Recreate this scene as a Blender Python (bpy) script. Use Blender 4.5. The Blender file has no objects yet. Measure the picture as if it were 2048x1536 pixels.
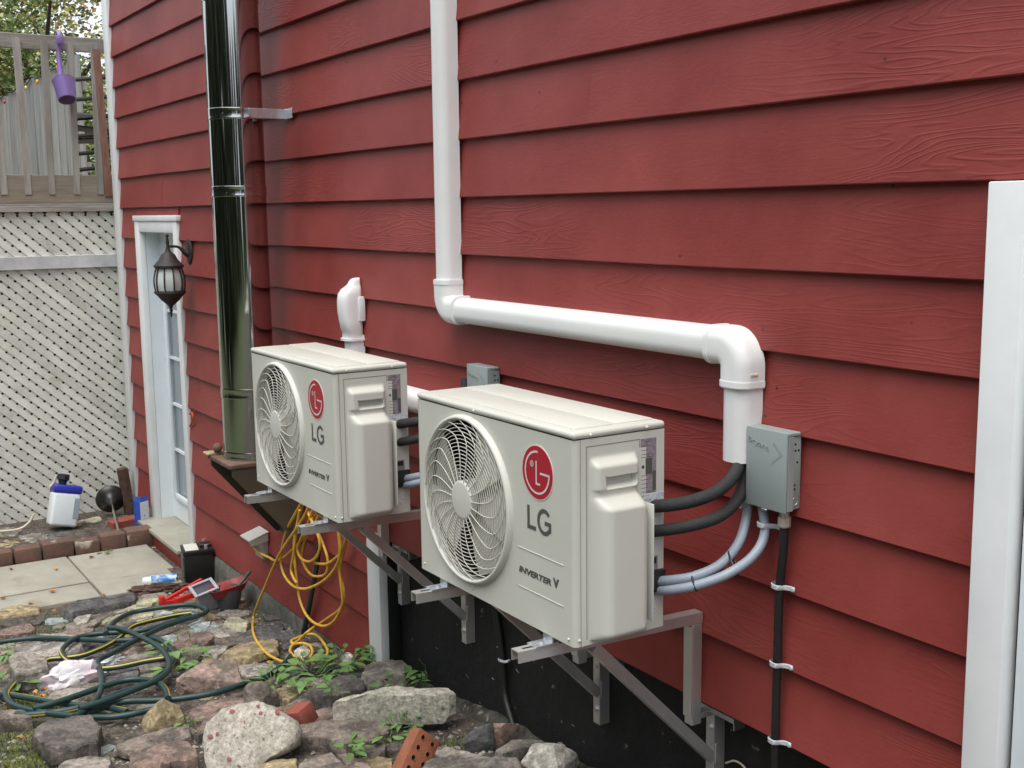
import bpy, bmesh, math, random
from mathutils import Vector, Matrix, noise
random.seed(7)
R = math.radians
C = bpy.context.scene.collection
S = bpy.context.scene

# ------------------------------------------------------------------ camera, sky, sun, exposure
cam_d = bpy.data.cameras.new('camera'); cam = bpy.data.objects.new('camera', cam_d); C.objects.link(cam)
cam_d.sensor_width = 36.0; cam_d.lens = 40.9573; cam_d.clip_start = 0.05; cam_d.clip_end = 400
cam.matrix_world = Matrix(((0.5380749, -0.1177299, 0.8346347, 2.2705851), (0.8428051, 0.0897707, -0.5306796, -2.1420076), (-0.0124489, 0.9889797, 0.1475268, 1.0166294), (0.0, 0.0, 0.0, 1.0)))
S.camera = cam
W = bpy.data.worlds.new('World'); S.world = W; W.use_nodes = True
nt = W.node_tree; bg = nt.nodes['Background']
sky = nt.nodes.new('ShaderNodeTexSky'); sky.sky_type = 'NISHITA'; sky.sun_disc = False
sky.sun_elevation = R(70); sky.sun_rotation = R(140); sky.air_density = 1.0; sky.dust_density = 6.0; sky.ozone_density = 0.6
veil = nt.nodes.new('ShaderNodeMixRGB'); veil.inputs[0].default_value = 0.72; veil.inputs[2].default_value = (4.9, 5.3, 5.7, 1)   # even overcast veil over the clear sky
nt.links.new(sky.outputs[0], veil.inputs[1]); nt.links.new(veil.outputs[0], bg.inputs[0]); bg.inputs[1].default_value = 0.15
sun_d = bpy.data.lights.new('sun', 'SUN'); sun_d.energy = 1.5; sun_d.angle = R(50); sun_d.color = (1.0, 0.97, 0.92)
sun = bpy.data.objects.new('sun', sun_d); C.objects.link(sun); sun.location = (0, -6, 9)
sun.rotation_euler = Vector((-0.20, 0.27, -0.94)).to_track_quat('-Z', 'Y').to_euler()
S.view_settings.view_transform = 'Standard'; S.view_settings.look = 'None'
S.view_settings.gamma = 1.0; S.view_settings.exposure = 0.80; S.view_settings.use_curve_mapping = False
S.render.engine = 'CYCLES'; S.cycles.max_bounces = 6; S.cycles.use_denoising = True

# ------------------------------------------------------------------ helpers
def tag(o, label=None, cat=None, group=None, kind=None):
    if label: o['label'] = label
    if cat: o['category'] = cat
    if group: o['group'] = group
    if kind: o['kind'] = kind
    return o
def wloc(p):
    v = Vector((0, 0, 0))
    while p is not None:
        v = v + p.location; p = p.parent
    return v
def thing(name, loc, label, cat, group=None):
    o = bpy.data.objects.new(name, None); C.objects.link(o); o.location = loc; o.empty_display_size = .1
    return tag(o, label, cat, group)
def copy_tree(o, parent=None):
    c = o.copy(); C.objects.link(c)
    if parent: c.parent = parent
    for ch in list(o.children): copy_tree(ch, c)
    return c
class MB:
    def __init__(s): s.v = []; s.f = []; s.m = []
    def add(s, vs, fs, m=0):
        n = len(s.v); s.v += [tuple(v) for v in vs]
        for f in fs: s.f.append(tuple(i + n for i in f)); s.m.append(m)
        return s
    def box(s, x0, x1, y0, y1, z0, z1, m=0):
        vs = [(x, y, z) for z in (z0, z1) for y in (y0, y1) for x in (x0, x1)]
        return s.add(vs, [(0, 2, 3, 1), (4, 5, 7, 6), (0, 1, 5, 4), (2, 6, 7, 3), (0, 4, 6, 2), (1, 3, 7, 5)], m)
    def rbox(s, x0, x1, y0, y1, z0, z1, b=.004, seg=2, m=0, M=None):
        bm = bmesh.new(); bmesh.ops.create_cube(bm, size=1)
        for v in bm.verts: v.co = Vector(((x0 + x1) / 2 + v.co.x * (x1 - x0), (y0 + y1) / 2 + v.co.y * (y1 - y0), (z0 + z1) / 2 + v.co.z * (z1 - z0)))
        bmesh.ops.bevel(bm, geom=bm.edges[:], offset=b, segments=seg, affect='EDGES', profile=.5)
        s.bm(bm, m, M); return s
    def bm(s, bm, m=0, M=None):
        bm.verts.ensure_lookup_table(); bm.verts.index_update()
        s.add([(M @ v.co) if M else v.co for v in bm.verts], [[v.index for v in f.verts] for f in bm.faces], m); bm.free()
    def tube(s, pts, r, n=10, m=0, caps=True, rf=None, closed=False):
        pts = [Vector(p) for p in pts]; k = len(pts); rings = []
        t0 = (pts[1] - pts[0]).normalized(); up = Vector((0, 0, 1)) if abs(t0.z) < .9 else Vector((0, 1, 0))
        a = t0.cross(up).normalized()
        base = len(s.v)
        for i, p in enumerate(pts):
            if closed: t = (pts[(i + 1) % k] - pts[i - 1]).normalized()
            else: t = (pts[min(i + 1, k - 1)] - pts[max(i - 1, 0)]).normalized()
            a = (a - t * a.dot(t)).normalized(); b = t.cross(a)
            rr = rf(i) if rf else r
            for j in range(n):
                q = 2 * math.pi * j / n
                s.v.append(tuple(p + (a * math.cos(q) + b * math.sin(q)) * rr))
        for i in range(k if closed else k - 1):
            i2 = (i + 1) % k
            for j in range(n):
                j2 = (j + 1) % n
                s.f.append((base + i * n + j, base + i * n + j2, base + i2 * n + j2, base + i2 * n + j))
                s.m.append(m[j] if isinstance(m, (list, tuple)) else m)
        if caps and not closed:
            mm = m[0] if isinstance(m, (list, tuple)) else m
            s.f.append(tuple(base + j for j in range(n))[::-1]); s.m.append(mm)
            s.f.append(tuple(base + (k - 1) * n + j for j in range(n))); s.m.append(mm)
        return s
    def lathe(s, prof, c, ax='Z', n=32, m=0, M=None, caps=True):
        base = len(s.v); k = len(prof)
        for (r, h) in prof:
            for j in range(n):
                q = 2 * math.pi * j / n; x, y = r * math.cos(q), r * math.sin(q)
                p = Vector((x, y, h)) if ax == 'Z' else (Vector((x, h, y)) if ax == 'Y' else Vector((h, x, y)))
                if M: p = M @ p
                s.v.append(tuple(p + Vector(c)))
        for i in range(k - 1):
            for j in range(n):
                j2 = (j + 1) % n
                f = (base + i * n + j, base + i * n + j2, base + (i + 1) * n + j2, base + (i + 1) * n + j)
                s.f.append(f if ax != 'Y' else f[::-1]); s.m.append(m)
        for i, rv in ((0, True), (k - 1, False)):
            if caps and prof[i][0] > 1e-5:
                f = tuple(base + i * n + j for j in range(n)); s.f.append(f[::-1] if (rv != (ax == 'Y')) else f); s.m.append(m)
        return s
    def build(s, name, mats, parent=None, smooth=35, label=None, cat=None, group=None, kind=None, local=False):
        me = bpy.data.meshes.new(name)
        off = Vector((0, 0, 0)); loc = Vector((0, 0, 0))
        if parent is not None and not local: off = wloc(parent)
        elif parent is None and not local:
            xs, ys, zs = zip(*s.v); loc = Vector(((min(xs) + max(xs)) / 2, (min(ys) + max(ys)) / 2, min(zs))); off = loc
        me.from_pydata([(v[0] - off.x, v[1] - off.y, v[2] - off.z) for v in s.v], [], s.f)
        for mt in (mats if isinstance(mats, (list, tuple)) else [mats]): me.materials.append(mt)
        me.polygons.foreach_set('material_index', s.m)
        if smooth:
            me.polygons.foreach_set('use_smooth', [True] * len(s.f)); me.update(); me.set_sharp_from_angle(angle=R(smooth))
        me.validate(); me.update()
        o = bpy.data.objects.new(name, me); C.objects.link(o); o.location = loc
        if parent is not None: o.parent = parent
        return tag(o, label, cat, group, kind)
def spline(pts, sub=8, closed=False):
    P = [Vector(p) for p in pts]; n = len(P); out = []
    for i in range(n if closed else n - 1):
        p0 = P[i - 1] if (i > 0 or closed) else P[0] * 2 - P[1]
        p1 = P[i]; p2 = P[(i + 1) % n]
        p3 = P[(i + 2) % n] if (i + 2 < n or closed) else P[-1] * 2 - P[-2]
        for k in range(sub):
            t = k / sub
            out.append(.5 * ((2 * p1) + (p2 - p0) * t + (2 * p0 - 5 * p1 + 4 * p2 - p3) * t * t + (3 * p1 - p0 - 3 * p2 + p3) * t ** 3))
    if not closed: out.append(P[-1])
    return out
def bar(mb, a, b, w, h, side=(1, 0, 0), m=0):
    a, b = Vector(a), Vector(b); t = (b - a).normalized(); s_ = Vector(side); s_ = (s_ - t * s_.dot(t)).normalized(); u = s_.cross(t)
    vs = [p + s_ * (i * w / 2) + u * (j * h / 2) for p in (a, b) for (i, j) in ((-1, -1), (1, -1), (1, 1), (-1, 1))]
    mb.add(vs, [(3, 2, 1, 0), (4, 5, 6, 7), (0, 1, 5, 4), (1, 2, 6, 5), (2, 3, 7, 6), (3, 0, 4, 7)], m)
def gz(x):
    GX = [-9, -6.5, -5.6, -5.45, -4.4, -2.25, -.85, 1.0, 4]; GZ = [-1.13, -1.13, -1.12, -1.17, -1.17, -1.0, -.86, -.72, -.62]
    if x <= GX[0]: return GZ[0]
    for i in range(len(GX) - 1):
        if x <= GX[i + 1]:
            t = (x - GX[i]) / (GX[i + 1] - GX[i]); return GZ[i] * (1 - t) + GZ[i + 1] * t
    return GZ[-1]

# ------------------------------------------------------------------ materials (all procedural)
def nodes(name):
    m = bpy.data.materials.new(name); m.use_nodes = True; t = m.node_tree
    return m, t, t.nodes['Principled BSDF']
def N(t, kind, **kw):
    n = t.nodes.new(kind)
    for k, v in kw.items():
        if hasattr(n, k): setattr(n, k, v)
        else: n.inputs[k].default_value = v
    return n
def col(c): return (c[0], c[1], c[2], 1)
def mk(name, c1, c2=None, scale=8.0, rough=.6, bump=0.0, bscale=None, stretch=(1, 1, 1), metal=0.0, spec=.5, lo=.35, hi=.65, obj_rnd=0.0, c3=None, s3=1.0, lo3=.55, hi3=.7, rvar=0.0, detail=6.0, fine=0.0, fs=60.0):
    m, t, b = nodes(name)
    b.inputs['Roughness'].default_value = rough; b.inputs['Metallic'].default_value = metal; b.inputs['Specular IOR Level'].default_value = spec
    b.inputs['Base Color'].default_value = col(c1)
    tc = N(t, 'ShaderNodeTexCoord'); mp = N(t, 'ShaderNodeMapping'); mp.inputs['Scale'].default_value = stretch
    oi = N(t, 'ShaderNodeObjectInfo')
    add = N(t, 'ShaderNodeVectorMath', operation='ADD'); mul = N(t, 'ShaderNodeMath', operation='MULTIPLY'); mul.inputs[1].default_value = 37.0
    t.links.new(oi.outputs['Random'], mul.inputs[0]); t.links.new(tc.outputs['Object'], add.inputs[0]); t.links.new(mul.outputs[0], add.inputs[1])
    t.links.new(add.outputs[0], mp.inputs[0])
    if c2:
        n1 = N(t, 'ShaderNodeTexNoise', Scale=scale, Detail=detail, Roughness=.62); t.links.new(mp.outputs[0], n1.inputs['Vector'])
        r1 = N(t, 'ShaderNodeMapRange'); r1.inputs[1].default_value = lo; r1.inputs[2].default_value = hi; t.links.new(n1.outputs[0], r1.inputs[0])
        mx = N(t, 'ShaderNodeMixRGB'); mx.inputs[1].default_value = col(c1); mx.inputs[2].default_value = col(c2); t.links.new(r1.outputs[0], mx.inputs[0])
        out = mx.outputs[0]
        if c3:
            n3 = N(t, 'ShaderNodeTexNoise', Scale=s3, Detail=4.0); t.links.new(mp.outputs[0], n3.inputs['Vector'])
            r3 = N(t, 'ShaderNodeMapRange'); r3.inputs[1].default_value = lo3; r3.inputs[2].default_value = hi3; t.links.new(n3.outputs[0], r3.inputs[0])
            m3 = N(t, 'ShaderNodeMixRGB'); m3.inputs[2].default_value = col(c3); t.links.new(out, m3.inputs[1]); t.links.new(r3.outputs[0], m3.inputs[0]); out = m3.outputs[0]
        if fine:
            nf = N(t, 'ShaderNodeTexNoise', Scale=fs, Detail=5.0, Roughness=.7); t.links.new(mp.outputs[0], nf.inputs['Vector'])
            rf = N(t, 'ShaderNodeMapRange'); rf.inputs[1].default_value = .3; rf.inputs[2].default_value = .7; rf.inputs[3].default_value = 1 - fine; rf.inputs[4].default_value = 1 + fine * .8; t.links.new(nf.outputs[0], rf.inputs[0])
            mf = N(t, 'ShaderNodeVectorMath', operation='SCALE'); t.links.new(out, mf.inputs[0]); t.links.new(rf.outputs[0], mf.inputs['Scale']); out = mf.outputs[0]
        if obj_rnd:
            hs = N(t, 'ShaderNodeHueSaturation'); mr = N(t, 'ShaderNodeMapRange'); mr.inputs[3].default_value = 1 - obj_rnd; mr.inputs[4].default_value = 1 + obj_rnd
            t.links.new(oi.outputs['Random'], mr.inputs[0]); t.links.new(mr.outputs[0], hs.inputs['Value']); t.links.new(out, hs.inputs['Color']); out = hs.outputs[0]
        t.links.new(out, b.inputs['Base Color'])
        if rvar:
            rr = N(t, 'ShaderNodeMapRange'); rr.inputs[3].default_value = rough - rvar; rr.inputs[4].default_value = rough + rvar
            t.links.new(n1.outputs[0], rr.inputs[0]); t.links.new(rr.outputs[0], b.inputs['Roughness'])
    if bump:
        n2 = N(t, 'ShaderNodeTexNoise', Scale=(bscale or scale * 3), Detail=8.0, Roughness=.65); t.links.new(mp.outputs[0], n2.inputs['Vector'])
        bp = N(t, 'ShaderNodeBump'); bp.inputs['Strength'].default_value = bump; bp.inputs['Distance'].default_value = .01
        t.links.new(n2.outputs[0], bp.inputs['Height']); t.links.new(bp.outputs[0], b.inputs['Normal'])
    return m
def wood_paint():
    m, t, b = nodes('red_painted_clapboard')
    tc = N(t, 'ShaderNodeTexCoord'); oi = N(t, 'ShaderNodeObjectInfo')
    off = N(t, 'ShaderNodeVectorMath', operation='ADD'); mu = N(t, 'ShaderNodeMath', operation='MULTIPLY'); mu.inputs[1].default_value = 53.0
    t.links.new(oi.outputs['Random'], mu.inputs[0]); t.links.new(tc.outputs['Object'], off.inputs[0]); t.links.new(mu.outputs[0], off.inputs[1])
    # cathedral grain: contour lines of a stretched noise field
    mp = N(t, 'ShaderNodeMapping'); mp.inputs['Scale'].default_value = (.75, 1, 5.5); t.links.new(off.outputs[0], mp.inputs[0])
    n1 = N(t, 'ShaderNodeTexNoise', Scale=1.25, Detail=2.5, Roughness=.45, Distortion=.35); t.links.new(mp.outputs[0], n1.inputs['Vector'])
    k = N(t, 'ShaderNodeMath', operation='MULTIPLY'); k.inputs[1].default_value = 190.0; t.links.new(n1.outputs[0], k.inputs[0])
    sn = N(t, 'ShaderNodeMath', operation='SINE'); t.links.new(k.outputs[0], sn.inputs[0])
    pw = N(t, 'ShaderNodeMapRange'); pw.inputs[1].default_value = .2; pw.inputs[2].default_value = 1.0; t.links.new(sn.outputs[0], pw.inputs[0])
    # per-board strength of the embossed grain, broken up along the board
    n4 = N(t, 'ShaderNodeTexNoise', Scale=.9, Detail=2.0); t.links.new(off.outputs[0], n4.inputs['Vector'])
    r4 = N(t, 'ShaderNodeMapRange'); r4.inputs[1].default_value = .50; r4.inputs[2].default_value = .72; t.links.new(n4.outputs[0], r4.inputs[0])
    ms = N(t, 'ShaderNodeMath', operation='MULTIPLY'); t.links.new(pw.outputs[0], ms.inputs[0]); t.links.new(r4.outputs[0], ms.inputs[1])
    # fine saw fibres
    mp2 = N(t, 'ShaderNodeMapping'); mp2.inputs['Scale'].default_value = (5, 1, 60); t.links.new(off.outputs[0], mp2.inputs[0])
    n2 = N(t, 'ShaderNodeTexNoise', Scale=4.0, Detail=6.0, Roughness=.7); t.links.new(mp2.outputs[0], n2.inputs['Vector'])
    n5 = N(t, 'ShaderNodeTexNoise', Scale=90.0, Detail=3.0, Roughness=.6); t.links.new(off.outputs[0], n5.inputs['Vector'])
    ad = N(t, 'ShaderNodeMath', operation='MULTIPLY_ADD'); ad.inputs[1].default_value = .55; t.links.new(n2.outputs[0], ad.inputs[0]); t.links.new(ms.outputs[0], ad.inputs[2])
    ad2 = N(t, 'ShaderNodeMath', operation='MULTIPLY_ADD'); ad2.inputs[1].default_value = .6; t.links.new(n5.outputs[0], ad2.inputs[0]); t.links.new(ad.outputs[0], ad2.inputs[2])
    bp = N(t, 'ShaderNodeBump'); bp.inputs['Strength'].default_value = .30; bp.inputs['Distance'].default_value = .003
    t.links.new(ad2.outputs[0], bp.inputs['Height']); t.links.new(bp.outputs[0], b.inputs['Normal'])
    # paint colour, weather-faded patches, small dark knots and nail heads
    n3 = N(t, 'ShaderNodeTexNoise', Scale=1.7, Detail=7.0, Roughness=.65); t.links.new(off.outputs[0], n3.inputs['Vector'])
    r3 = N(t, 'ShaderNodeMapRange'); r3.inputs[1].default_value = .3; r3.inputs[2].default_value = .72; t.links.new(n3.outputs[0], r3.inputs[0])
    mx = N(t, 'ShaderNodeMixRGB'); mx.inputs[1].default_value = col((.200, .029, .025)); mx.inputs[2].default_value = col((.305, .062, .054)); t.links.new(r3.outputs[0], mx.inputs[0])
    mg = N(t, 'ShaderNodeMixRGB'); mg.blend_type = 'MULTIPLY'; mg.inputs[2].default_value = col((.78, .70, .70))
    gm = N(t, 'ShaderNodeMath', operation='MULTIPLY'); gm.inputs[1].default_value = .35; t.links.new(ms.outputs[0], gm.inputs[0]); t.links.new(gm.outputs[0], mg.inputs[0]); t.links.new(mx.outputs[0], mg.inputs[1])
    vo = N(t, 'ShaderNodeTexVoronoi', Scale=5.5); vo.feature = 'F1'; t.links.new(off.outputs[0], vo.inputs['Vector'])
    vr = N(t, 'ShaderNodeMapRange'); vr.inputs[1].default_value = .018; vr.inputs[2].default_value = .035; vr.inputs[3].default_value = .75; vr.inputs[4].default_value = 0; t.links.new(vo.outputs['Distance'], vr.inputs[0])
    mk_ = N(t, 'ShaderNodeMixRGB'); mk_.inputs[2].default_value = col((.05, .012, .012)); t.links.new(vr.outputs[0], mk_.inputs[0]); t.links.new(mg.outputs[0], mk_.inputs[1])
    # soot stain on the boards beside the flue
    ge = N(t, 'ShaderNodeNewGeometry'); sx = N(t, 'ShaderNodeMapping'); sx.inputs['Location'].default_value = (2.86 / .13, 0, -1.25 / .55); sx.inputs['Scale'].default_value = (1 / .13, 0, 1 / .55)
    t.links.new(ge.outputs['Position'], sx.inputs[0]); ln = N(t, 'ShaderNodeVectorMath', operation='LENGTH'); t.links.new(sx.outputs[0], ln.inputs[0])
    sr = N(t, 'ShaderNodeMapRange'); sr.inputs[1].default_value = 1.25; sr.inputs[2].default_value = .2; sr.inputs[3].default_value = 0; sr.inputs[4].default_value = .5; t.links.new(ln.outputs['Value'], sr.inputs[0])
    n6 = N(t, 'ShaderNodeTexNoise', Scale=9.0, Detail=5.0); t.links.new(ge.outputs['Position'], n6.inputs['Vector'])
    sm_ = N(t, 'ShaderNodeMath', operation='MULTIPLY'); t.links.new(sr.outputs[0], sm_.inputs[0]); t.links.new(n6.outputs[0], sm_.inputs[1])
    so = N(t, 'ShaderNodeMixRGB'); so.inputs[2].default_value = col((.035, .022, .02)); t.links.new(sm_.outputs[0], so.inputs[0]); t.links.new(mk_.outputs[0], so.inputs[1])
    t.links.new(so.outputs[0], b.inputs['Base Color'])
    b.inputs['Roughness'].default_value = .5; b.inputs['Specular IOR Level'].default_value = .30
    return m
M = {}
M['red'] = wood_paint()
M['redflat'] = mk('red_paint_smooth', (.20, .03, .028), (.24, .04, .036), 6, .5, .1)
M['white'] = mk('white_trim_paint', (.80, .825, .83), (.73, .755, .76), 5, .45, .035, 14, c3=(.56, .56, .53), s3=9, lo3=.72, hi3=.82)
M['door'] = mk('white_door_paint', (.76, .82, .86), (.72, .78, .82), 5, .38, .03)
M['core'] = mk('sheathing', (.12, .10, .08), (.09, .08, .06), 6, .9)
M['tar'] = mk('black_tar_coating', (.007, .007, .007), (.012, .012, .012), 9, .7, .5, 30, c3=(.22, .21, .18), s3=20, lo3=.685, hi3=.75)
M['parge'] = mk('weathered_parging', (.10, .095, .075), (.018, .018, .016), 16, .95, 1.0, 60, c3=(.30, .29, .24), s3=30, lo3=.6, hi3=.72)
M['conc'] = mk('rough_foundation_concrete', (.17, .16, .14), (.08, .08, .07), 11, .95, .8, 40, c3=(.05, .06, .04), s3=3)
M['pvc'] = mk('white_plastic_duct', (.80, .81, .81), (.76, .77, .765), 5, .36, .01, 4)
M['beige'] = mk('beige_enamel', (.595, .60, .54), (.565, .568, .505), 5, .40, .012, 160)
M['beigep'] = mk('beige_moulded_plastic', (.61, .612, .555), (.585, .588, .53), 3, .46, .02, 200)
M['grille'] = mk('pale_grille_wire', (.60, .595, .53), None, rough=.45)
M['blade'] = mk('fan_blade_plastic', (.56, .55, .49), (.52, .51, .45), 4, .6)
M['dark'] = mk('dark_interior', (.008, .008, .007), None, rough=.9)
M['black'] = mk('black_plastic', (.012, .012, .013), (.018, .018, .018), 20, .45, .05)
M['foam'] = mk('black_foam_insulation', (.020, .020, .021), (.028, .028, .029), 60, .75, .35, 200)
M['seam'] = mk('panel_gap_shade', (.20, .20, .175), None, rough=.7)
M['logo'] = mk('red_badge', (.42, .012, .035), None, rough=.3)
M['logow'] = mk('badge_line_print', (.72, .58, .56), None, rough=.4)
M['ink'] = mk('grey_ink', (.085, .09, .08), None, rough=.5)
M['alu'] = mk('mill_aluminium', (.72, .72, .70), (.60, .60, .58), 9, .40, .03, 60, stretch=(1, 1, .12), metal=.75)
M['zinc'] = mk('bright_zinc_plate', (.72, .74, .76), (.6, .62, .64), 30, .3, .04, 60, metal=.85)
M['steel'] = mk('mirror_stainless', (.50, .51, .50), (.44, .45, .44), 3, .085, .0, 3, stretch=(1, 1, .12), metal=1.0)
M['bandm'] = mk('stainless_band', (.56, .56, .55), (.48, .48, .47), 10, .13, .02, 12, metal=1.0)
M['rust'] = mk('rusty_steel', (.10, .055, .04), (.16, .10, .07), 9, .75, .3)
M['gusset'] = mk('brown_painted_steel', (.055, .050, .036), (.075, .065, .045), 5, .6, .1)
M['gbox'] = mk('grey_green_enamel', (.30, .35, .345), (.28, .33, .325), 6, .42, .015, 90)
M['conduit'] = mk('blue_grey_conduit', (.30, .35, .41), (.27, .32, .38), 12, .42)
M['gland'] = mk('nickel_gland', (.62, .58, .52), None, rough=.35, metal=.6)
M['clampm'] = mk('grey_nylon', (.50, .54, .58), None, rough=.5)
M['cream'] = mk('cream_drain_tube', (.62, .56, .44), None, rough=.5)
M['label'] = mk('lilac_rating_print', (.30, .255, .29), (.22, .18, .21), 90, .4, lo=.45, hi=.55)
M['labelw'] = mk('white_sticker', (.62, .64, .68), (.40, .44, .54), 130, .4, lo=.52, hi=.56)
M['lantern'] = mk('weathered_black_iron', (.012, .011, .011), (.032, .022, .021), 14, .6, .3)
M['orange'] = mk('orange_clip', (.45, .09, .03), None, rough=.5)
M['ycord'] = mk('yellow_cord', (.70, .43, .045), (.58, .34, .04), 20, .45)
M['hose'] = mk('dark_green_hose', (.013, .038, .037), (.020, .050, .048), 12, .42)
M['hosey'] = mk('yellow_hose_stripe', (.50, .38, .04), None, rough=.45)
M['hoseb'] = mk('black_pipe_sleeve', (.012, .013, .012), None, rough=.5)
M['outlet'] = mk('light_grey_outlet', (.48, .47, .44), None, rough=.4)
M['wood'] = mk('weathered_grey_wood', (.40, .38, .345), (.26, .245, .22), 5, .85, .4, 30, stretch=(6, 6, .6), obj_rnd=.14)
M['woodh'] = mk('weathered_rail_wood', (.36, .34, .305), (.23, .215, .19), 5, .85, .4, 30, stretch=(6, .6, 6), obj_rnd=.14)
M['deckb'] = mk('brown_deck_board', (.29, .25, .195), (.21, .18, .14), 5, .85, .3, 30, stretch=(6, .5, 6), obj_rnd=.08)
M['fence'] = mk('silver_fence_board', (.36, .365, .35), (.25, .25, .235), 6, .9, .4, 30, stretch=(6, 6, .5), obj_rnd=.18)
M['lat'] = mk('cream_lattice_paint', (.78, .79, .73), (.64, .64, .56), 5, .75, .25, 40, obj_rnd=.12, c3=(.38, .36, .25), s3=6, lo3=.60, hi3=.84)
M['latw'] = mk('white_lattice_rail', (.68, .70, .70), (.48, .50, .50), 7, .7, .2)
M['redpost'] = mk('faded_red_post', (.22, .085, .06), (.30, .17, .13), 12, .85, .3, stretch=(4, 4, .6))
M['purple'] = mk('purple_plastic', (.27, .19, .47), (.24, .165, .42), 5, .42)
M['purpled'] = mk('purple_pot_base', (.10, .05, .16), (.05, .02, .03), 9, .6)
M['brick'] = mk('brown_edging_brick', (.165, .085, .062), (.105, .07, .05), 12, .9, .5, 60, c3=(.45, .41, .33), s3=7, lo3=.66, hi3=.74, obj_rnd=.12)
M['slab'] = mk('concrete_paving', (.36, .35, .29), (.29, .28, .23), 5, .9, .25, 120, c3=(.20, .17, .12), s3=4, lo3=.6, hi3=.8)
M['bottle'] = mk('white_translucent_tank', (.72, .78, .80), None, rough=.35)
M['blue'] = mk('blue_plastic', (.02, .03, .35), None, rough=.4)
M['bluep'] = mk('blue_carton', (.02, .07, .38), (.03, .11, .48), 20, .5)
M['canb'] = mk('blue_can_print', (.04, .20, .55), (.45, .58, .66), 28, .3, lo=.48, hi=.56)
M['carton'] = mk('white_carton', (.60, .62, .68), (.30, .28, .36), 60, .5, lo=.58, hi=.64)
M['chrome'] = mk('chrome_rod', (.72, .70, .64), None, rough=.15, metal=1.0)
M['rubber'] = mk('black_rubber', (.014, .015, .014), (.03, .032, .03), 12, .35, .05)
M['batt'] = mk('black_battery_case', (.010, .010, .011), (.016, .016, .016), 10, .4)
M['battg'] = mk('grey_battery_side', (.10, .105, .10), (.07, .07, .07), 10, .55)
M['lead'] = mk('lead_terminal', (.50, .50, .48), None, rough=.45, metal=.7)
M['sticker'] = mk('white_yellow_sticker', (.68, .68, .64), (.60, .52, .08), 26, .35, lo=.6, hi=.64)
M['redp'] = mk('bright_red_plastic', (.62, .03, .022), (.50, .02, .02), 9, .35)
M['dullred'] = mk('dull_red_plastic', (.30, .035, .035), (.22, .03, .03), 9, .5)
M['pot'] = mk('grey_plastic_pot', (.115, .12, .135), (.09, .095, .105), 9, .5)
M['clear'] = mk('clouded_clear_plastic', (.42, .42, .47), (.30, .30, .35), 9, .3)
M['stick'] = mk('green_garden_stake', (.05, .11, .075), None, rough=.5)
M['bag'] = mk('crumpled_plastic_bag', (.66, .64, .67), (.55, .42, .47), 9, .3, .3, 30, lo=.5, hi=.62)
M['bark'] = mk('dead_brown_leaves', (.055, .03, .022), (.12, .07, .05), 30, .85, .5)
M['leafo'] = mk('fallen_orange_leaf', (.42, .17, .05), (.50, .30, .10), 20, .7, obj_rnd=.3)
M['weed'] = mk('weed_leaf', (.085, .18, .045), (.15, .26, .08), 20, .55, obj_rnd=.15)
M['moss'] = mk('moss_blades', (.10, .14, .03), (.20, .22, .06), 6, .9)
M['soil'] = mk('dark_soil', (.045, .036, .029), (.14, .12, .095), 22, .95, 1.0, 60, c3=(.08, .09, .035), s3=1.3, lo3=.60, hi3=.76, fine=.6, fs=45)
M['pebble'] = mk('small_gravel', (.15, .135, .115), (.36, .335, .285), 9, .9, .2)
RC = {'brown': ((.150, .124, .103), (.092, .077, .066)), 'greybrown': ((.205, .183, .155), (.125, .112, .096)), 'red': ((.200, .138, .112), (.125, .095, .080)),
      'tan': ((.27, .215, .125), (.185, .15, .085)), 'white': ((.44, .41, .35), (.30, .285, .24)), 'blue': ((.27, .31, .31), (.205, .235, .24)), 'yellow': ((.31, .295, .205), (.23, .22, .155)),
      'slate': ((.105, .102, .100), (.06, .059, .06)), 'pink': ((.25, .178, .150), (.165, .135, .110)), 'darkstone': ((.112, .098, .086), (.068, .060, .054)), 'lightgrey': ((.28, .26, .23), (.17, .155, .135))}
for k, (a, b) in RC.items():
    M['r_' + k] = mk('stone_' + k, tuple(x * 1.45 for x in a), tuple(x * 1.05 for x in b), 9, .9, 1.0, 38, obj_rnd=.16, c3=tuple(x * 2.1 for x in a), s3=26, lo3=.56, hi3=.78, lo=.42, hi=.58, fine=.5, fs=55)
M['r_concrete'] = mk('rubble_concrete', (.56, .54, .45), (.38, .365, .30), 16, .95, 1.0, 36, fine=.5, fs=60, c3=(.20, .185, .14), s3=38, lo3=.58, hi3=.72)
M['r_speck'] = mk('speckled_concrete', (.50, .475, .41), (.33, .305, .25), 14, .95, 1.0, 34, fine=.5, fs=70, c3=(.17, .13, .10), s3=55, lo3=.62, hi3=.7)
M['paintdrop'] = mk('red_paint_drops', (.24, .065, .07), None, rough=.6)
M['orangebrick'] = mk('orange_brick', (.33, .115, .058), (.25, .085, .045), 14, .9, .4, 70)
M['redbrick'] = mk('red_brick', (.30, .082, .055), (.22, .06, .045), 14, .9, .4, 70)
def leaves(name, stops):
    m, t, b = nodes(name); g = N(t, 'ShaderNodeNewGeometry'); cr = N(t, 'ShaderNodeValToRGB')
    e = cr.color_ramp.elements
    while len(e) < len(stops): e.new(.5)
    for i, (p, c) in enumerate(stops): e[i].position = p; e[i].color = col(c)
    t.links.new(g.outputs['Random Per Island'], cr.inputs[0]); t.links.new(cr.outputs[0], b.inputs['Base Color']); b.inputs['Roughness'].default_value = .6
    return m
M['leafg'] = leaves('green_tree_leaves', [(0, (.09, .14, .04)), (.5, (.19, .25, .075)), (.85, (.31, .34, .11)), (1, (.42, .38, .13))])
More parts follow.
